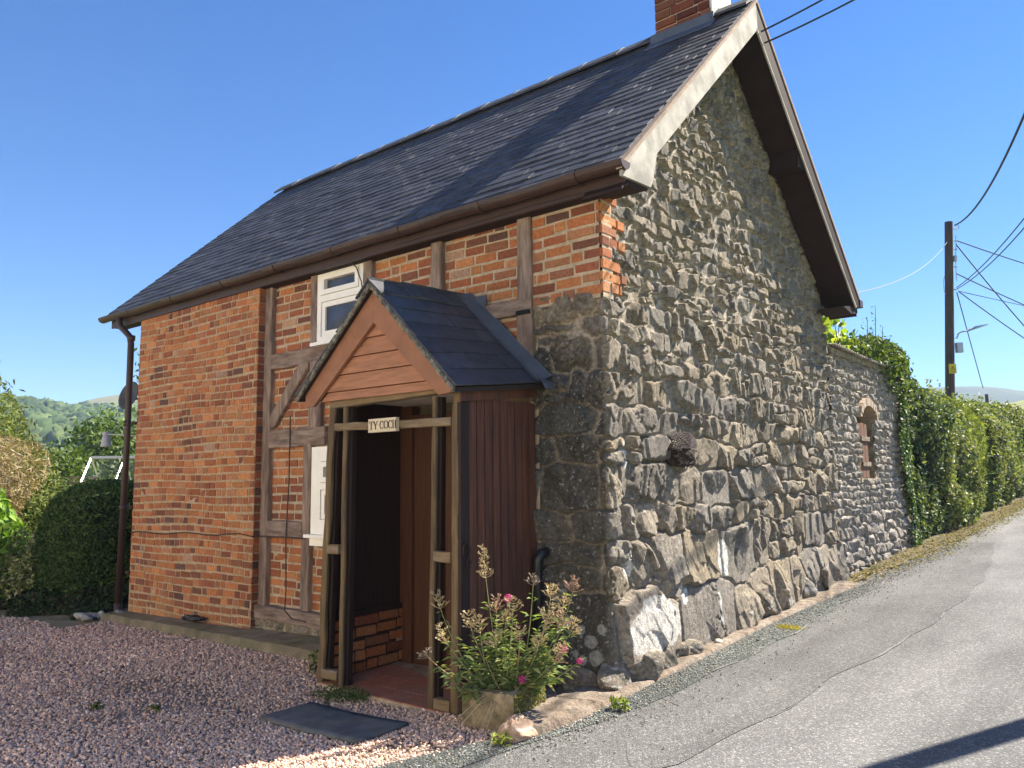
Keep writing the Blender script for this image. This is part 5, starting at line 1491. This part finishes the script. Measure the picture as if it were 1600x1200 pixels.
addface(i0, tu - 2 * ui, dn_, 8, 2, None); addface(i0 + tu - 2 * ui, tv - 2 * vi, dn_, 8, 2, None); addface(i0 + tv - 2 * vi, tu - 2 * ui, dn_, 8, 2, None); addface(i0, tv - 2 * vi, dn_, 8, 2, None)
A = np.array([tuple(v) for v in V])
# wear: round the arrises, roughen
d = A - np.array(ctr)
loc = np.stack([d @ np.array(tu.normalized()) / (tu.length / 2), d @ np.array(tv.normalized()) / (tv.length / 2), d[:, 2] / (th / 2)], -1)
cr = np.sort(np.abs(loc), axis=1); sh_ = np.clip(cr[:, 1] - .8, 0, 1) * .10
nn = fbm(A[:, 0] * 14 + A[:, 2] * 9, A[:, 1] * 14 - A[:, 2] * 11, 4, 3)
A = A - d * sh_[:, None] * (.8 + 1.6 * np.abs(nn))[:, None] + d * (nn * .07)[:, None]
npmesh("basin", A, F, m_trough, tr)
q = MB(); q.add([tuple(v) for v in (i0 + dn_ * .6, i0 + tu - 2 * ui + dn_ * .6, i0 + tu - 2 * ui + tv - 2 * vi + dn_ * .6, i0 + tv - 2 * vi + dn_ * .6)], [(0, 1, 2, 3)]); q.build("soil", m_ground, tr)
rgp = np.random.default_rng(44)
n = 900
a = rgp.random(n); c = rgp.random(n)
P = np.array(to + tu)[None] + np.array(tv)[None] * a[:, None] + np.array((0, 0, th))[None] * (1 - c[:, None] ** 1.6 * .75) + np.array((.006, 0, 0))[None]
npm = leafmesh("moss", P, np.tile((.8, -.2, .5), (n, 1)), .018, .7, pickcol(n, [(.20, .19, .06), (.27, .24, .09), (.15, .15, .05)], rgp), m_leaf_matt, tr, 5, align=.4)

vr_ = thing("valerian_plant", "straggly red valerian in seed with a few pink flowers in the trough", "plant", (-.22, -.78, .38))
stems = MB(); leafP = []; leafN = []; heads = []
rv = random.Random(12)
base0 = Vector((-.23, -.78, .385))
# target tips in the plane across the view, given as (dx along camera right, dz)
cr_v = Vector(tuple(r2)); cf_v = Vector((fw[0], fw[1], 0)).normalized()
tips = [(-.12, .70, 'tall'), (-.43, .50, 's'), (-.38, .33, 's'), (-.50, .22, 'd'), (-.30, .14, 'n'), (-.22, .40, 's'), (-.16, .36, 's'), (-.05, .48, 's'), (.03, .57, 'f'), (.06, .50, 's'), (.02, .42, 's'), (.20, .64, 'd'), (.31, .57, 's'),
        (.46, .62, 's'), (.29, .46, 's'), (.26, .40, 's'), (.40, .47, 's'), (.36, .40, 's'), (.44, .36, 's'), (.39, .27, 'f'), (.49, .22, 'f2'), (.33, .22, 's'), (.12, .10, 'f'), (.20, .12, 'n'), (.30, .10, 'n'), (-.05, .28, 's'), (.15, .25, 'n'), (-.26, .25, 'n'), (.10, .33, 's'), (-.12, .22, 'n'), (.22, .30, 's'), (.02, .2, 'n'), (-.35, .08, 'n')]
for (dx, dz, kd) in tips:
    dx *= .86; dz *= .92
    tip = base0 + cr_v * dx + Vector((0, 0, dz)) + cf_v * rv.uniform(-.16, .10)
    b0 = base0 + cr_v * (dx * .22 + rv.uniform(-.05, .05)) + cf_v * rv.uniform(-.06, .08) + Vector((0, 0, -.02))
    mid = b0.lerp(tip, .55) + cr_v * (dx * .12) - Vector((0, 0, .03 * abs(dx)))
    pts = [b0]
    for t in np.linspace(.14, 1, 11):
        pts.append((b0 * (1 - t) ** 2 + mid * 2 * t * (1 - t) + tip * t * t))
    g_ = rv.uniform(.8, 1.2)
    stems.tube(pts, [.0042] * 5 + [.0032] * 4 + [.0022] * 3, 5, c=(.20 * g_, .24 * g_, .09 * g_) if rv.random() < .7 else (.33, .22, .12))
    ax_ = (pts[-1] - pts[0]).normalized()
    for k in range(1, 11):
        for r_ in range(2 if k < 8 else 1):
            if kd == 'tall' and k > 8: continue
            s_ = 1.0 if k < 8 else .65
            for sgn in (-1, 1):
                dv = (cr_v * sgn * rv.uniform(.3, 1) + cf_v * rv.uniform(-.9, .9) + Vector((0, 0, rv.uniform(-.3, .5)))).normalized()
                leafP.append((pts[k] + dv * .025 * s_ + ax_ * rv.uniform(-.03, .03), dv, s_))
    heads.append((tip, ax_, kd))
stems.build("stems", m_stem, vr_, usecol=True)
# lanceolate leaves along their own directions
Lv = []; Lf = []; Lc = []
for (q, dv, s_) in leafP:
    L = rv.uniform(.05, .095) * s_; w = L * rv.uniform(.26, .38)
    sd_ = dv.cross(Vector((rv.uniform(-.3, .3), rv.uniform(-.3, .3), 1))).normalized(); upv = sd_.cross(dv)
    n0 = len(Lv); a = q - dv * .01
    Lv += [a, a + dv * L * .45 + sd_ * w / 2 + upv * .004, a + dv * L + Vector((0, 0, -L * .18)), a + dv * L * .45 - sd_ * w / 2 + upv * .004]
    Lf += [(n0, n0 + 1, n0 + 2), (n0, n0 + 2, n0 + 3)]
    c = np.array(rv.choice([(.14, .20, .07), (.18, .25, .085), (.22, .28, .12), (.11, .165, .065), (.32, .33, .15)])) * rv.uniform(.8, 1.2)
    Lc += [c] * 4
npmesh("leaves", [tuple(v) for v in Lv], Lf, m_leaf_matt, vr_, col=np.array(Lc))
for (tip, ax_, kd) in heads:
    if kd in ('f', 'f2'):
        rr = .024 if kd == 'f' else .016
        n = 160 if kd == 'f' else 80
        d = np.random.default_rng(int(abs(tip.x) * 1e4)).normal(size=(n, 3)); d /= np.linalg.norm(d, axis=1)[:, None]
        P = np.array(tip)[None] + d * rr * np.array((1, 1, .85))
        leafmesh("flower", P, d, .013, .8, pickcol(n, [(.50, .06, .26), (.58, .10, .34), (.42, .05, .22), (.62, .2, .42)], rgp), m_petal, vr_, 3, align=.75)
    elif kd in ('s', 'd', 'tall'):
        q = MB(); Ln = {'s': .085, 'd': .05, 'tall': .20}[kd] * rv.uniform(.8, 1.25)
        up_v = (ax_ * .6 + Vector((0, 0, .6))).normalized()
        tone = rv.uniform(.8, 1.15); c0 = (.46 * tone, .36 * tone, .19 * tone) if kd != 'd' else (.24, .19, .14)
        if rv.random() < .3: c0 = (.40 * tone, .26 * tone, .17 * tone)
        q.tube([tip - up_v * .02, tip + up_v * Ln * .6], [.002, .0012], 4, c=c0)
        nt = 6 if kd != 'tall' else 13
        for k in range(nt):
            f = k / (nt - 1); o_ = tip + up_v * (Ln * .85 * f)
            rad = (.055 if kd != 'tall' else .045) * (1 - .5 * f) * rv.uniform(.45, 1.35)
            for j in range(4):
                an = rv.uniform(0, 6.28); sv = up_v.orthogonal().normalized(); tv_ = up_v.cross(sv)
                dv = (sv * math.cos(an) + tv_ * math.sin(an)) * rad + up_v * rad * .45
                e = o_ + dv
                q.tube([o_, o_ + dv * .6 - up_v * .003, e + up_v * .008], [.0016, .0014, .0010], 3, c=c0, cap=False)
                for m in range(3):
                    s2 = (sv * rv.uniform(-1, 1) + tv_ * rv.uniform(-1, 1) + up_v * .7).normalized() * .014
                    q.tube([o_ + dv * rv.uniform(.5, 1), o_ + dv * rv.uniform(.8, 1.05) + s2], [.0016, .0020], 3, c=tuple(np.array(c0) * rv.uniform(.85, 1.3)), cap=False)
        q.build("seed_head", m_stem, vr_, usecol=True)
q = MB()
for k in range(7):
    dx = rv.uniform(-.34, -.02) if k < 6 else .13
    e = base0 + cr_v * dx + Vector((0, 0, rv.uniform(-.19, -.13))) - cf_v * rv.uniform(.12, .3)
    q.tube([base0 + cr_v * rv.uniform(-.08, .05) - cf_v * .05 + Vector((0, 0, .03)), base0.lerp(e, .5) + Vector((0, 0, .06)) - cf_v * .06, e], [.0022, .002, .0014], 4, c=(.42, .36, .22))
q.build("dry_straws", m_stem, vr_, usecol=True)

# ------------------------------------------------------------------ small weeds, stones and rag
def weed(x, y, r, h, n, label, pal=((.07, .11, .03), (.10, .15, .04), (.05, .085, .025)), sz=.035, seed=1, group=None):
    rg = np.random.default_rng(seed)
    a = rg.random(n) * 6.28; q = r * rg.random(n) ** .6
    X = x + q * np.cos(a) * 1.3; Y = y + q * np.sin(a) * .8
    P = np.stack([X, Y, gz(X, Y) + .02 + h * rg.random(n)], -1)
    o = leafmesh("weed", P, np.tile((0, 0, 1.), (n, 1)), sz, .35, pickcol(n, pal, rg), m_leaf_matt, None, seed, align=.1, droop=-.8, origin=(x, y, float(gz(x, y))))
    return tag(o, label, "weed", group)
weed(-1.58, -.90, .16, .05, 260, "low green weed at the foot of the left porch post", seed=1)
weed(-1.42, -.86, .07, .06, 90, "small weed spreading onto the porch tiles", seed=11)
weed(-2.20, -.62, .05, .16, 110, "slender upright weed against the concrete ledge", seed=2)
weed(.258, -.333, .05, .06, 90, "yellow-green weed at the kerb edge on the lane", ((.2, .24, .05), (.26, .3, .08), (.12, .17, .04)), .04, 4)
weed(.36, 2.16, .09, .02, 260, "yellow flowering patch of stonecrop by the kerb", ((.5, .38, .04), (.4, .33, .05), (.3, .3, .06)), .02, 5)
weed(-2.75, -1.95, .05, .02, 40, "tiny weed tuft in the middle of the gravel", seed=6)
weed(-2.35, -1.75, .04, .02, 30, "second tiny weed tuft nearer the porch in the gravel", seed=7)
weed(.02, -1.12, .05, .05, 60, "yellowish weed by the broken kerb block", ((.2, .24, .05), (.26, .3, .08)), .035, 8)
for i, (x, y, s_, lab) in enumerate([(-6.62, -.36, (.16, .05, .045), "long grey split stone below the downpipe"), (-6.72, -.42, (.13, .045, .04), "pale streaked stone in front of the downpipe foot"), (-6.50, -.44, (.12, .05, .04), "dark pointed stone at the end of the concrete ledge"),
                                     (-6.55, -.27, (.12, .045, .05), "smooth grey stone touching the downpipe shoe"), (-6.28, -.17, (.13, .05, .06), "rounded stone wedged at the brick corner"), (-9.55, -1.02, (.12, .1, .09), "pale block of stone under the leafy shrub")]):
    o = rock("stone", (x, y, float(gz(x, y)) + .05), s_, 200 + i, m_pebble, None, col=(.20, .19, .18) if i % 2 == 0 else (.30, .29, .27), sub=3, amp=.2, box=2.2)
    tag(o, lab, "stone")
V_, F_, P_ = rock_shape((-4.70, -.20, .265), (.14, .055, .035), 300, sub=3, amp=.5, box=2)
o = npmesh("black_rag", V_, F_, m_black, None)
tag(o, "crumpled black rag lying on the concrete ledge", "rag")

# ------------------------------------------------------------------ dish, lamp, greenhouse
dsh = thing("satellite_dish", "dark grey satellite dish mounted behind the far corner", "satellite dish", (-6.6, .3, 2.6))
dc = Vector((-6.85, .06, 2.66)); dax = Vector((.15, -.95, .25)).normalized(); e1 = dax.orthogonal().normalized(); e2 = dax.cross(e1)
V = []; F = []
for i in range(7):
    for k in range(28):
        r_ = .18 * i / 6; a = k / 28 * 2 * math.pi
        V.append(dc + (e1 * math.cos(a) + e2 * math.sin(a)) * r_ + dax * (-.05 + .05 * (i / 6) ** 2))
for i in range(6):
    for k in range(28): F.append((i * 28 + k, i * 28 + (k + 1) % 28, (i + 1) * 28 + (k + 1) % 28, (i + 1) * 28 + k))
q = MB(); q.add(V, F); ob = q.build("reflector", m_dish, dsh, smooth=True)
md = ob.modifiers.new("thick", 'SOLIDIFY'); md.thickness = .008
q = MB(); q.tube([dc - dax * .05, dc - dax * .14, (-6.27, .45, 2.6)], .016, 8); q.build("arm", m_galv, dsh)

wl = thing("outdoor_lamp", "grey bell-shaped outdoor lamp on a thin arm beyond the downpipe", "lamp", (-6.9, -.15, 2.1))
lc = Vector((-6.87, -.17, 2.12)); V = []; F = []
pr = [(.0, .085), (.040, .085), (.044, .075), (.044, .045), (.038, .040), (.038, .032), (.046, .02), (.055, -.06), (.058, -.09), (.0, -.085)]
q = MB()
n = 18
for (r_, z) in pr:
    for k in range(n): V.append(lc + Vector((r_ * math.cos(k / n * 6.2832), r_ * math.sin(k / n * 6.2832), z)))
for i in range(len(pr) - 1):
    for k in range(n): F.append((i * n + k, i * n + (k + 1) % n, (i + 1) * n + (k + 1) % n, (i + 1) * n + k))
q.add(V, F); q.build("lamp_shade", m_greypl, wl, smooth=False)
q = MB(); q.tube([lc + Vector((.03, 0, .06)), (-6.6, .02, 2.155), (-6.265, .12, 2.13)], .007, 6); q.build("arm", m_galv, wl)

gh = thing("greenhouse", "small aluminium framed greenhouse showing above the yew", "greenhouse", (-12.8, 3.2, 0))
g0 = np.array((-12.92, 2.21)); gd = np.array((.62, .78)); gd /= np.linalg.norm(gd); gn = np.array((-gd[1], gd[0]))
gn = np.array((.80, -.60)) * -1
zr, ze = 2.09, 1.50; hwid = .42
gd = np.array((.70, .69)); gn = np.array((-.69, .70))
q = MB()
def gp(s, w, z): return (g0[0] + gd[0] * s + gn[0] * w, g0[1] + gd[1] * s + gn[1] * w, z)
Lg = 2.6
q.tube([gp(0, 0, zr), gp(Lg, 0, zr)], .03, 4)
for s in (0, .62, 1.24, 1.86, Lg):
    for sg_ in (-1, 1):
        q.tube([gp(s, 0, zr), gp(s, hwid * sg_ * 1.6, zr - .78)], .018 if s in (0, Lg) else .012, 4); q.tube([gp(s, hwid * sg_ * 1.6, zr - .78), gp(s, hwid * sg_ * 1.6, .05)], .018, 4)
for sg_ in (-1, 1):
    q.tube([gp(0, hwid * sg_ * 1.6, zr - .78), gp(Lg, hwid * sg_ * 1.6, zr - .78)], .02, 4)
q.tube([gp(0, -hwid, zr - .50), gp(0, hwid, zr - .50)], .016, 4); q.tube([gp(0, 0, zr - .5), gp(0, 0, .1)], .014, 4)
q.build("frame", m_alu, gh)
gl = bpy.data.materials.new("greenhouse_glass"); gl.use_nodes = True
nt = gl.node_tree; N_ = nt.nodes
tb = N_.new("ShaderNodeBsdfTransparent"); gb = N_.new("ShaderNodeBsdfGlossy"); gb.inputs["Roughness"].default_value = .05
mxs = N_.new("ShaderNodeMixShader"); mxs.inputs[0].default_value = .08
nt.links.new(tb.outputs[0], mxs.inputs[1]); nt.links.new(gb.outputs[0], mxs.inputs[2]); nt.links.new(mxs.outputs[0], N_["Material Output"].inputs[0])
q = MB()
for sg_ in (-1, 1):
    q.quad(gp(0, 0, zr - .01), gp(Lg, 0, zr - .01), gp(Lg, hwid * sg_ * 1.58, zr - .78), gp(0, hwid * sg_ * 1.58, zr - .78))
q.build("roof_glass", gl, gh)
cf = thing("cold_frame", "pale slatted wooden frame standing left of the greenhouse", "frame", (-13.8, 2.4, 0))
q = MB()
for k in range(3): q.tube([(-13.9 + .17 * k, 2.30 + .12 * k, .0), (-13.9 + .17 * k, 2.30 + .12 * k, 1.72)], .025, 4)
for z in (1.72, 1.62, 1.4): q.tube([(-14.0, 2.23, z), (-13.5, 2.58, z)], .022, 4)
q.build("slats", m_under, cf)

# ------------------------------------------------------------------ poles and wires
def pole(name, label, x, y, h, r_, lean=0.0):
    g_ = float(gz(x, y))
    t = thing(name, label, "utility pole", (x, y, g_))
    q = MB(); q.tube([(x - lean * (h + .3), y, g_ - .3), (x - lean * h * .5, y, g_ + h * .5), (x, y, g_ + h)], [r_, r_ * .9, r_ * .78], 14); q.build("pole_shaft", m_pole, t, smooth=False)
    return t
fpx, fpy = -1.12, 20.33
fp = pole("utility_pole", "tall dark wooden utility pole rising behind the hedge with a street lamp", fpx, fpy, 8.72 - float(gz(fpx, fpy)), .135, .0625)
tc_ = Vector((.62, -.78, 0)).normalized(); RX = Vector(tuple(rt))
def at(dx, z, df=0): return Vector((fpx - .0625 * (8.7 - z), fpy, 0)) + RX * dx + Vector((0, 0, z)) - cf_v * df
q = MB(); q.tube([at(.10, 5.35, .1), at(.14, 5.36, .12), at(.17, 5.48, .13), at(.25, 5.53, .15), at(.45, 5.56, .18)], .022, 8); q.build("lamp_bracket", m_galv, fp)
q = MB(); q.add([at(.42, 5.53, .1), at(.42, 5.53, .26), at(.55, 5.60, .30), at(.95, 5.70, .22), at(.95, 5.70, .12), at(.55, 5.60, .06), at(.42, 5.58, .1), at(.42, 5.58, .26), at(.55, 5.66, .28), at(.97, 5.74, .2), at(.97, 5.74, .13), at(.55, 5.66, .08)],
      [(5, 4, 3, 2, 1, 0), (6, 7, 8, 9, 10, 11)] + [(i, (i + 1) % 6, 6 + (i + 1) % 6, 6 + i) for i in range(6)])
q.build("lamp_head", m_galv, fp)
q = MB()
c_ = at(.235, 5.10, .05)
for sx in (0,):
    p = [c_ + RX * a + Vector((0, 0, b_)) - cf_v * d_ for d_ in (-.06, .06) for (a, b_) in ((-.085, -.14), (.085, -.14), (.085, .14), (-.085, .14))]
    q.add(p, [(0, 1, 2, 3), (7, 6, 5, 4), (0, 4, 5, 1), (1, 5, 6, 2), (2, 6, 7, 3), (3, 7, 4, 0)])
q.build("junction_box", m_galv, fp)
q = MB()
def plate(cx, cz, w, h, df, mat, name, par):
    q = MB(); c_ = at(cx, cz, df); p = [c_ + RX * a + Vector((0, 0, b_)) - cf_v * d_ for d_ in (0, .006) for (a, b_) in ((-w, -h), (w, -h), (w, h), (-w, h))]
    q.add(p, [(0, 1, 2, 3), (7, 6, 5, 4), (0, 4, 5, 1), (1, 5, 6, 2), (2, 6, 7, 3), (3, 7, 4, 0)]); return q.build(name, mat, par)
wp = plate(0, 4.50, .105, .135, .136, m_yellow, "warning_plate", fp)
q = MB()
for (a, b_) in (((-.06, -.035), (.06, -.035)), ((.06, -.035), (0, .075)), ((0, .075), (-.06, -.035)), ((-.012, .045), (.012, .01)), ((.012, .01), (-.012, .0)), ((-.012, 0), (.005, -.025)), ((-.07, -.075), (.07, -.075)), ((-.07, -.1), (.07, -.1))):
    q.tube([at(a[0], 4.50 + a[1], .147), at(b_[0], 4.50 + b_[1], .147)], .005, 4)
q.build("warning_symbol", m_letter, wp)
q = MB()
for z in (8.5, 8.15, 7.9, 7.4, 6.75): q.tube([at(.09, z, .08), at(.17, z, .10)], .02, 6)
q.tube([at(.14, 8.3, .1), at(.145, 8.0, .1), at(.13, 7.6, .1), at(.15, 7.0, .1)], .012, 5); q.tube([at(.13, 7.72, .08), at(.13, 7.55, .08)], .05, 8)
q.tube([at(.14, 8.55, .1), at(.20, 8.62, .12), at(.22, 8.5, .12), at(.16, 8.42, .1)], .01, 5)
q.tube([at(-.12, 7.2, 0), at(-.17, 7.0, 0), at(-.15, 6.75, 0), at(-.11, 6.62, 0)], .008, 5)
q.build("insulators", m_galv, fp)

npx, npy = 3.42, 3.05
npole = pole("utility_pole", "wooden utility pole on the far side of the lane casting its shadow across the tarmac", npx, npy, 7.6, .095)
def wire(label, p0, p1, sag, r_=.009, mat=None, n=24):
    p0 = Vector(p0); p1 = Vector(p1)
    pts = [p0.lerp(p1, i / n) - Vector((0, 0, sag * 4 * (i / n) * (1 - i / n))) for i in range(n + 1)]
    t = MB(); t.tube(pts, r_, 5)
    o = t.build("overhead_wire", mat or m_wirec, None, origin=tuple(p0))
    return tag(o, label, "wire", "overhead wires")
def rayp(x, y, D):
    d = fw + r2 * (x - 800) / FPX - u2 * (y - 600) / FPX; return tuple(CAM + d * D / math.hypot(d[0], d[1]))
nt_ = (npx, npy, 7.5)
wire("black wire from the gable peak towards the near pole, upper of two", (.32, 2.33, 5.64), (npx - .1, npy, 6.95), .12, .009)
wire("black wire from the gable peak towards the near pole, lower of two", (.32, 2.40, 5.56), (npx - .1, npy, 6.75), .14, .009)
wire("thick black cable dropping steeply to the top of the utility pole", at(.12, 8.60, .1), (npx, npy, 7.7), .9, .022)
wire("pale thin wire from the rear eaves to the utility pole", (.20, W + .32, 3.70), at(-.1, 8.12, .1), .25, .006, m_wirew)
wire("wire climbing steeply right from the middle of the pole, upper of the pair", at(.15, 6.80, .1), rayp(1720, 175, 13), .25, .012)
wire("wire climbing steeply right from the middle of the pole, lower of the pair", at(.16, 6.76, .1), rayp(1720, 200, 13), .27, .012)
wire("topmost wire running right and slightly down from the pole", at(.16, 8.15, .1), rayp(1760, 455, 36), .10, .017)
wire("wire falling steeply right from near the pole top", at(.14, 8.05, .1), rayp(1700, 615, 30), .15, .017)
wire("middle wire running right and slightly down from the pole", at(.15, 7.2, .1), rayp(1760, 540, 36), .10, .017)
wire("thin wire running right from the pole below the middle wire", at(.2, 6.70, .1), rayp(1760, 508, 40), .05, .011)
wire("wire sloping down right from the lower bracket of the pole", at(.22, 6.68, .1), rayp(1720, 604, 32), .1, .017)
wire("stay wire dropping from the pole to the hedge top", at(.16, 6.66, .1), rayp(1536, 606, 34), .02, .015)
o = pole("distant_post", "small dark post standing in the field behind the hedge", -5.2, 55.1, rayp(1545, 616, 60)[2] - 1.0, .13)
o["category"] = "post"

# ------------------------------------------------------------------ hills and far woodland
def hill(name, label, az0, az1, D0, D1, prof, base, mat, n=120, m=24, seed=1, wob=1.0):
    """ridge seen between picture azimuths: prof(az)->crest height; az measured clockwise from +Y"""
    A = np.linspace(az0, az1, n); T = np.linspace(0, 1.35, m)
    AA, TT = np.meshgrid(A, T, indexing='ij')
    D = D0 + (D1 - D0) * TT
    up1 = np.where(TT <= 1, sstep(0, 1, TT) * .35 + TT * .65, 1 - (TT - 1) * 1.3)
    Hh = base + (prof(AA) - base) * up1
    X = CAM[0] + np.sin(AA) * D; Y = CAM[1] + np.cos(AA) * D
    Hh = Hh + wob * fbm(X * .02, Y * .02, 4, seed) * sstep(0, .5, TT) * np.where(TT > .9, .25, 1)
    I = np.arange(AA.size).reshape(AA.shape)
    o = npmesh(name, np.stack([X, Y, Hh], -1).reshape(-1, 3), np.stack([I[:-1, :-1], I[1:, :-1], I[1:, 1:], I[:-1, 1:]], -1).reshape(-1, 4), mat, smooth=True)
    tag(o, label, "hill", kind='structure')
    return lambda a, t: (CAM[0] + np.sin(a) * (D0 + (D1 - D0) * t), CAM[1] + np.cos(a) * (D0 + (D1 - D0) * t), base + (prof(a) - base) * (sstep(0, 1, t) * .35 + t * .65))
def px2az(px): return YAW + np.arctan((np.asarray(px) - 800) / FPX)
def crest(pxs, pys, D):
    az = []; zz = []
    for x, y in zip(pxs, pys):
        d = fw + r2 * (x - 800) / FPX - u2 * (y - 600) / FPX; h = math.hypot(d[0], d[1])
        az.append(math.atan2(d[0], d[1])); zz.append(CAM[2] + d[2] / h * D)
    az = np.array(az); zz = np.array(zz); o = np.argsort(az)
    return lambda a: np.interp(a, az[o], zz[o])
m_hillwood = M("wooded_hill", (.085, .11, .045), .95, .3, .04, hue2=(.17, .17, .07), hscale=.025, spec=.05)
m_moor = M("moorland", (.15, .17, .07), .95, .3, .02, hue2=(.21, .19, .085), hscale=.012, spec=.05)
m_moor_far = M("far_moorland", (.14, .145, .09), .95, .35, .012, hue2=(.095, .11, .075), hscale=.009, spec=.05)
m_field = M("pale_field", (.24, .25, .10), .95, .2, .05, spec=.05)
p1 = crest([-500, -200, 0, 20, 60, 100, 130, 170, 240, 500, 900], [608, 628, 640, 642, 648, 653, 655, 656, 656, 656, 656], 330)
f1 = hill("hill", "wooded hillside across the valley on the left", math.atan2(-1, -.25), math.atan2(-.25, 1), 90, 330, p1, -4, m_hillwood, seed=3, wob=6)
p2 = crest([-500, 0, 60, 110, 150, 190, 230, 300, 500, 900], [660, 650, 645, 632, 622, 616, 608, 600, 600, 610], 560)
hill("hill", "smooth grassy hill rising behind the wooded one", math.atan2(-1, -.25), math.atan2(-.25, 1), 320, 560, p2, 10, m_moor, seed=5, wob=5)
p3 = crest([900, 1200, 1400, 1480, 1530, 1560, 1600, 1700, 2000, 2600], [640, 620, 608, 604, 603, 606, 611, 614, 610, 600], 900)
hill("hill", "long brown moorland hill beyond the hedge on the right", math.atan2(-.3, 1), math.atan2(1, .6), 420, 900, p3, 8, m_moor_far, seed=8, wob=8)
p4 = crest([900, 1300, 1450, 1500, 1560, 1620, 1800, 2400], [680, 660, 652, 646, 634, 620, 615, 610], 230)
hill("field", "pale green field sloping up beyond the hedge on the right", math.atan2(-.2, 1), math.atan2(1, .8), 80, 230, p4, 3, m_field, seed=9, wob=2)

# woodland on the left hillside: reads as one mass
rgw = np.random.default_rng(77)
nT = 2200
az_ = px2az(rgw.uniform(-260, 420, nT)); tt = rgw.uniform(.45, 1.03, nT) 
X, Y, Zh = f1(az_, np.clip(tt, 0, 1))
open_ = vn(X * .022, Y * .022, 4) > .70
k = ~open_; X, Y, Zh = X[k], Y[k], Zh[k]; nT = len(X)
B, BF = ICO[2]
rad = rgw.uniform(2.2, 4.0, nT)
Vt = []; 
disp = 1 + .17 * rgw.normal(size=(nT, len(B)))
P = B[None] * disp[..., None] * np.stack([rad, rad, rad * rgw.uniform(.8, 1.15, nT)], -1)[:, None, :] + np.stack([X, Y, Zh + rad * .35], -1)[:, None, :]
Fw = (BF[None] + (np.arange(nT) * len(B))[:, None, None]).reshape(-1, 3)
Cw = np.repeat(pickcol(nT, [(.055, .085, .035), (.07, .105, .04), (.04, .065, .03), (.09, .12, .045), (.05, .075, .04)], rgw, .25), len(B), axis=0) * rgw.uniform(.75, 1.25, (nT * len(B), 1))
o = npmesh("distant_woodland", P.reshape(-1, 3), Fw, M("distant_foliage", (1, 1, 1), 1, .25, .6, attr=True, spec=.05), None, col=Cw)
tag(o, "woodland covering the far hillside on the left", "woodland", kind='stuff')

# ------------------------------------------------------------------ the summer air that fades the far hills
q = MB(); q.box(-1300, 1300, -1300, 1300, -70, 130)
hz_m = bpy.data.materials.new("haze_air"); hz_m.use_nodes = True
nt = hz_m.node_tree; nt.nodes.remove(nt.nodes["Principled BSDF"])
pv = nt.nodes.new("ShaderNodeVolumePrincipled"); pv.inputs["Color"].default_value = (.48, .70, 1.0, 1); pv.inputs["Density"].default_value = .0006
nt.links.new(pv.outputs[0], nt.nodes["Material Output"].inputs["Volume"])
o = q.build("haze", hz_m, None)
tag(o, "thin blue summer haze in the air over the valley", "haze", kind='stuff')

# ------------------------------------------------------------------ unseen cottage added behind the camera to bounce warm light on the front
nb = thing("bounce_cottage", "cream rendered cottage with a slate roof, added unseen behind the camera to bounce light", "cottage", (-4, -11.7, -.2))
q = MB(); ny0, ny1, nx0, nx1, nz0, nz1 = -15.0, -8.4, -15.0, 7.0, -.9, 5.0
NW = [(-9.6, -8.5, .9, 2.0), (-6.6, -5.5, .9, 2.0), (-1.2, -.1, .9, 2.0), (-9.6, -8.6, 2.9, 3.8), (-6.6, -5.6, 2.9, 3.8), (-3.7, -2.7, 2.9, 3.8), (-1.2, -.2, 2.9, 3.8)]
q.box(nx0, nx1, ny0, ny1, nz0, nz1); q.prism([(ny0, nz1), (ny1, nz1), ((ny0 + ny1) / 2, nz1 + 2.4)], 0, nx0, nx1)
q.build("wall", M("cream_render", (.86, .78, .64), .95, .08, 3, bump=.3, bscale=30), nb)
q = MB(); nym = (ny0 + ny1) / 2
q.prism([(ny1 + .3, nz1 - .2), (nym, nz1 + 2.46), (ny0 - .3, nz1 - .2), (ny0 - .3, nz1 - .05), (nym, nz1 + 2.62), (ny1 + .3, nz1 - .05)], 0, nx0 - .2, nx1 + .2); q.build("roof", m_ridge, nb)
for (a_, c_, d_, e_) in NW:
    q = MB(); q.box(a_, c_, ny1 + .002, ny1 + .03, d_, d_ + .07); q.box(a_, c_, ny1 + .002, ny1 + .03, e_ - .07, e_); q.box(a_, a_ + .07, ny1 + .002, ny1 + .03, d_ + .07, e_ - .07); q.box(c_ - .07, c_, ny1 + .002, ny1 + .03, d_ + .07, e_ - .07)
    wf = q.build("window", m_white, nb)
    q = MB(); q.box(a_ + .07, c_ - .07, ny1 + .002, ny1 + .012, d_ + .07, e_ - .07); q.build("pane", m_pane, wf)
q = MB(); q.box(-3.8, -2.8, ny1 + .002, ny1 + .04, -.4, 1.9); q.build("door", m_door, nb)
q = MB(); q.box(-9.9, -9.1, nym - .4, nym + .4, nz1 + 1.8, nz1 + 3.6); q.build("chimney", m_tile, nb)
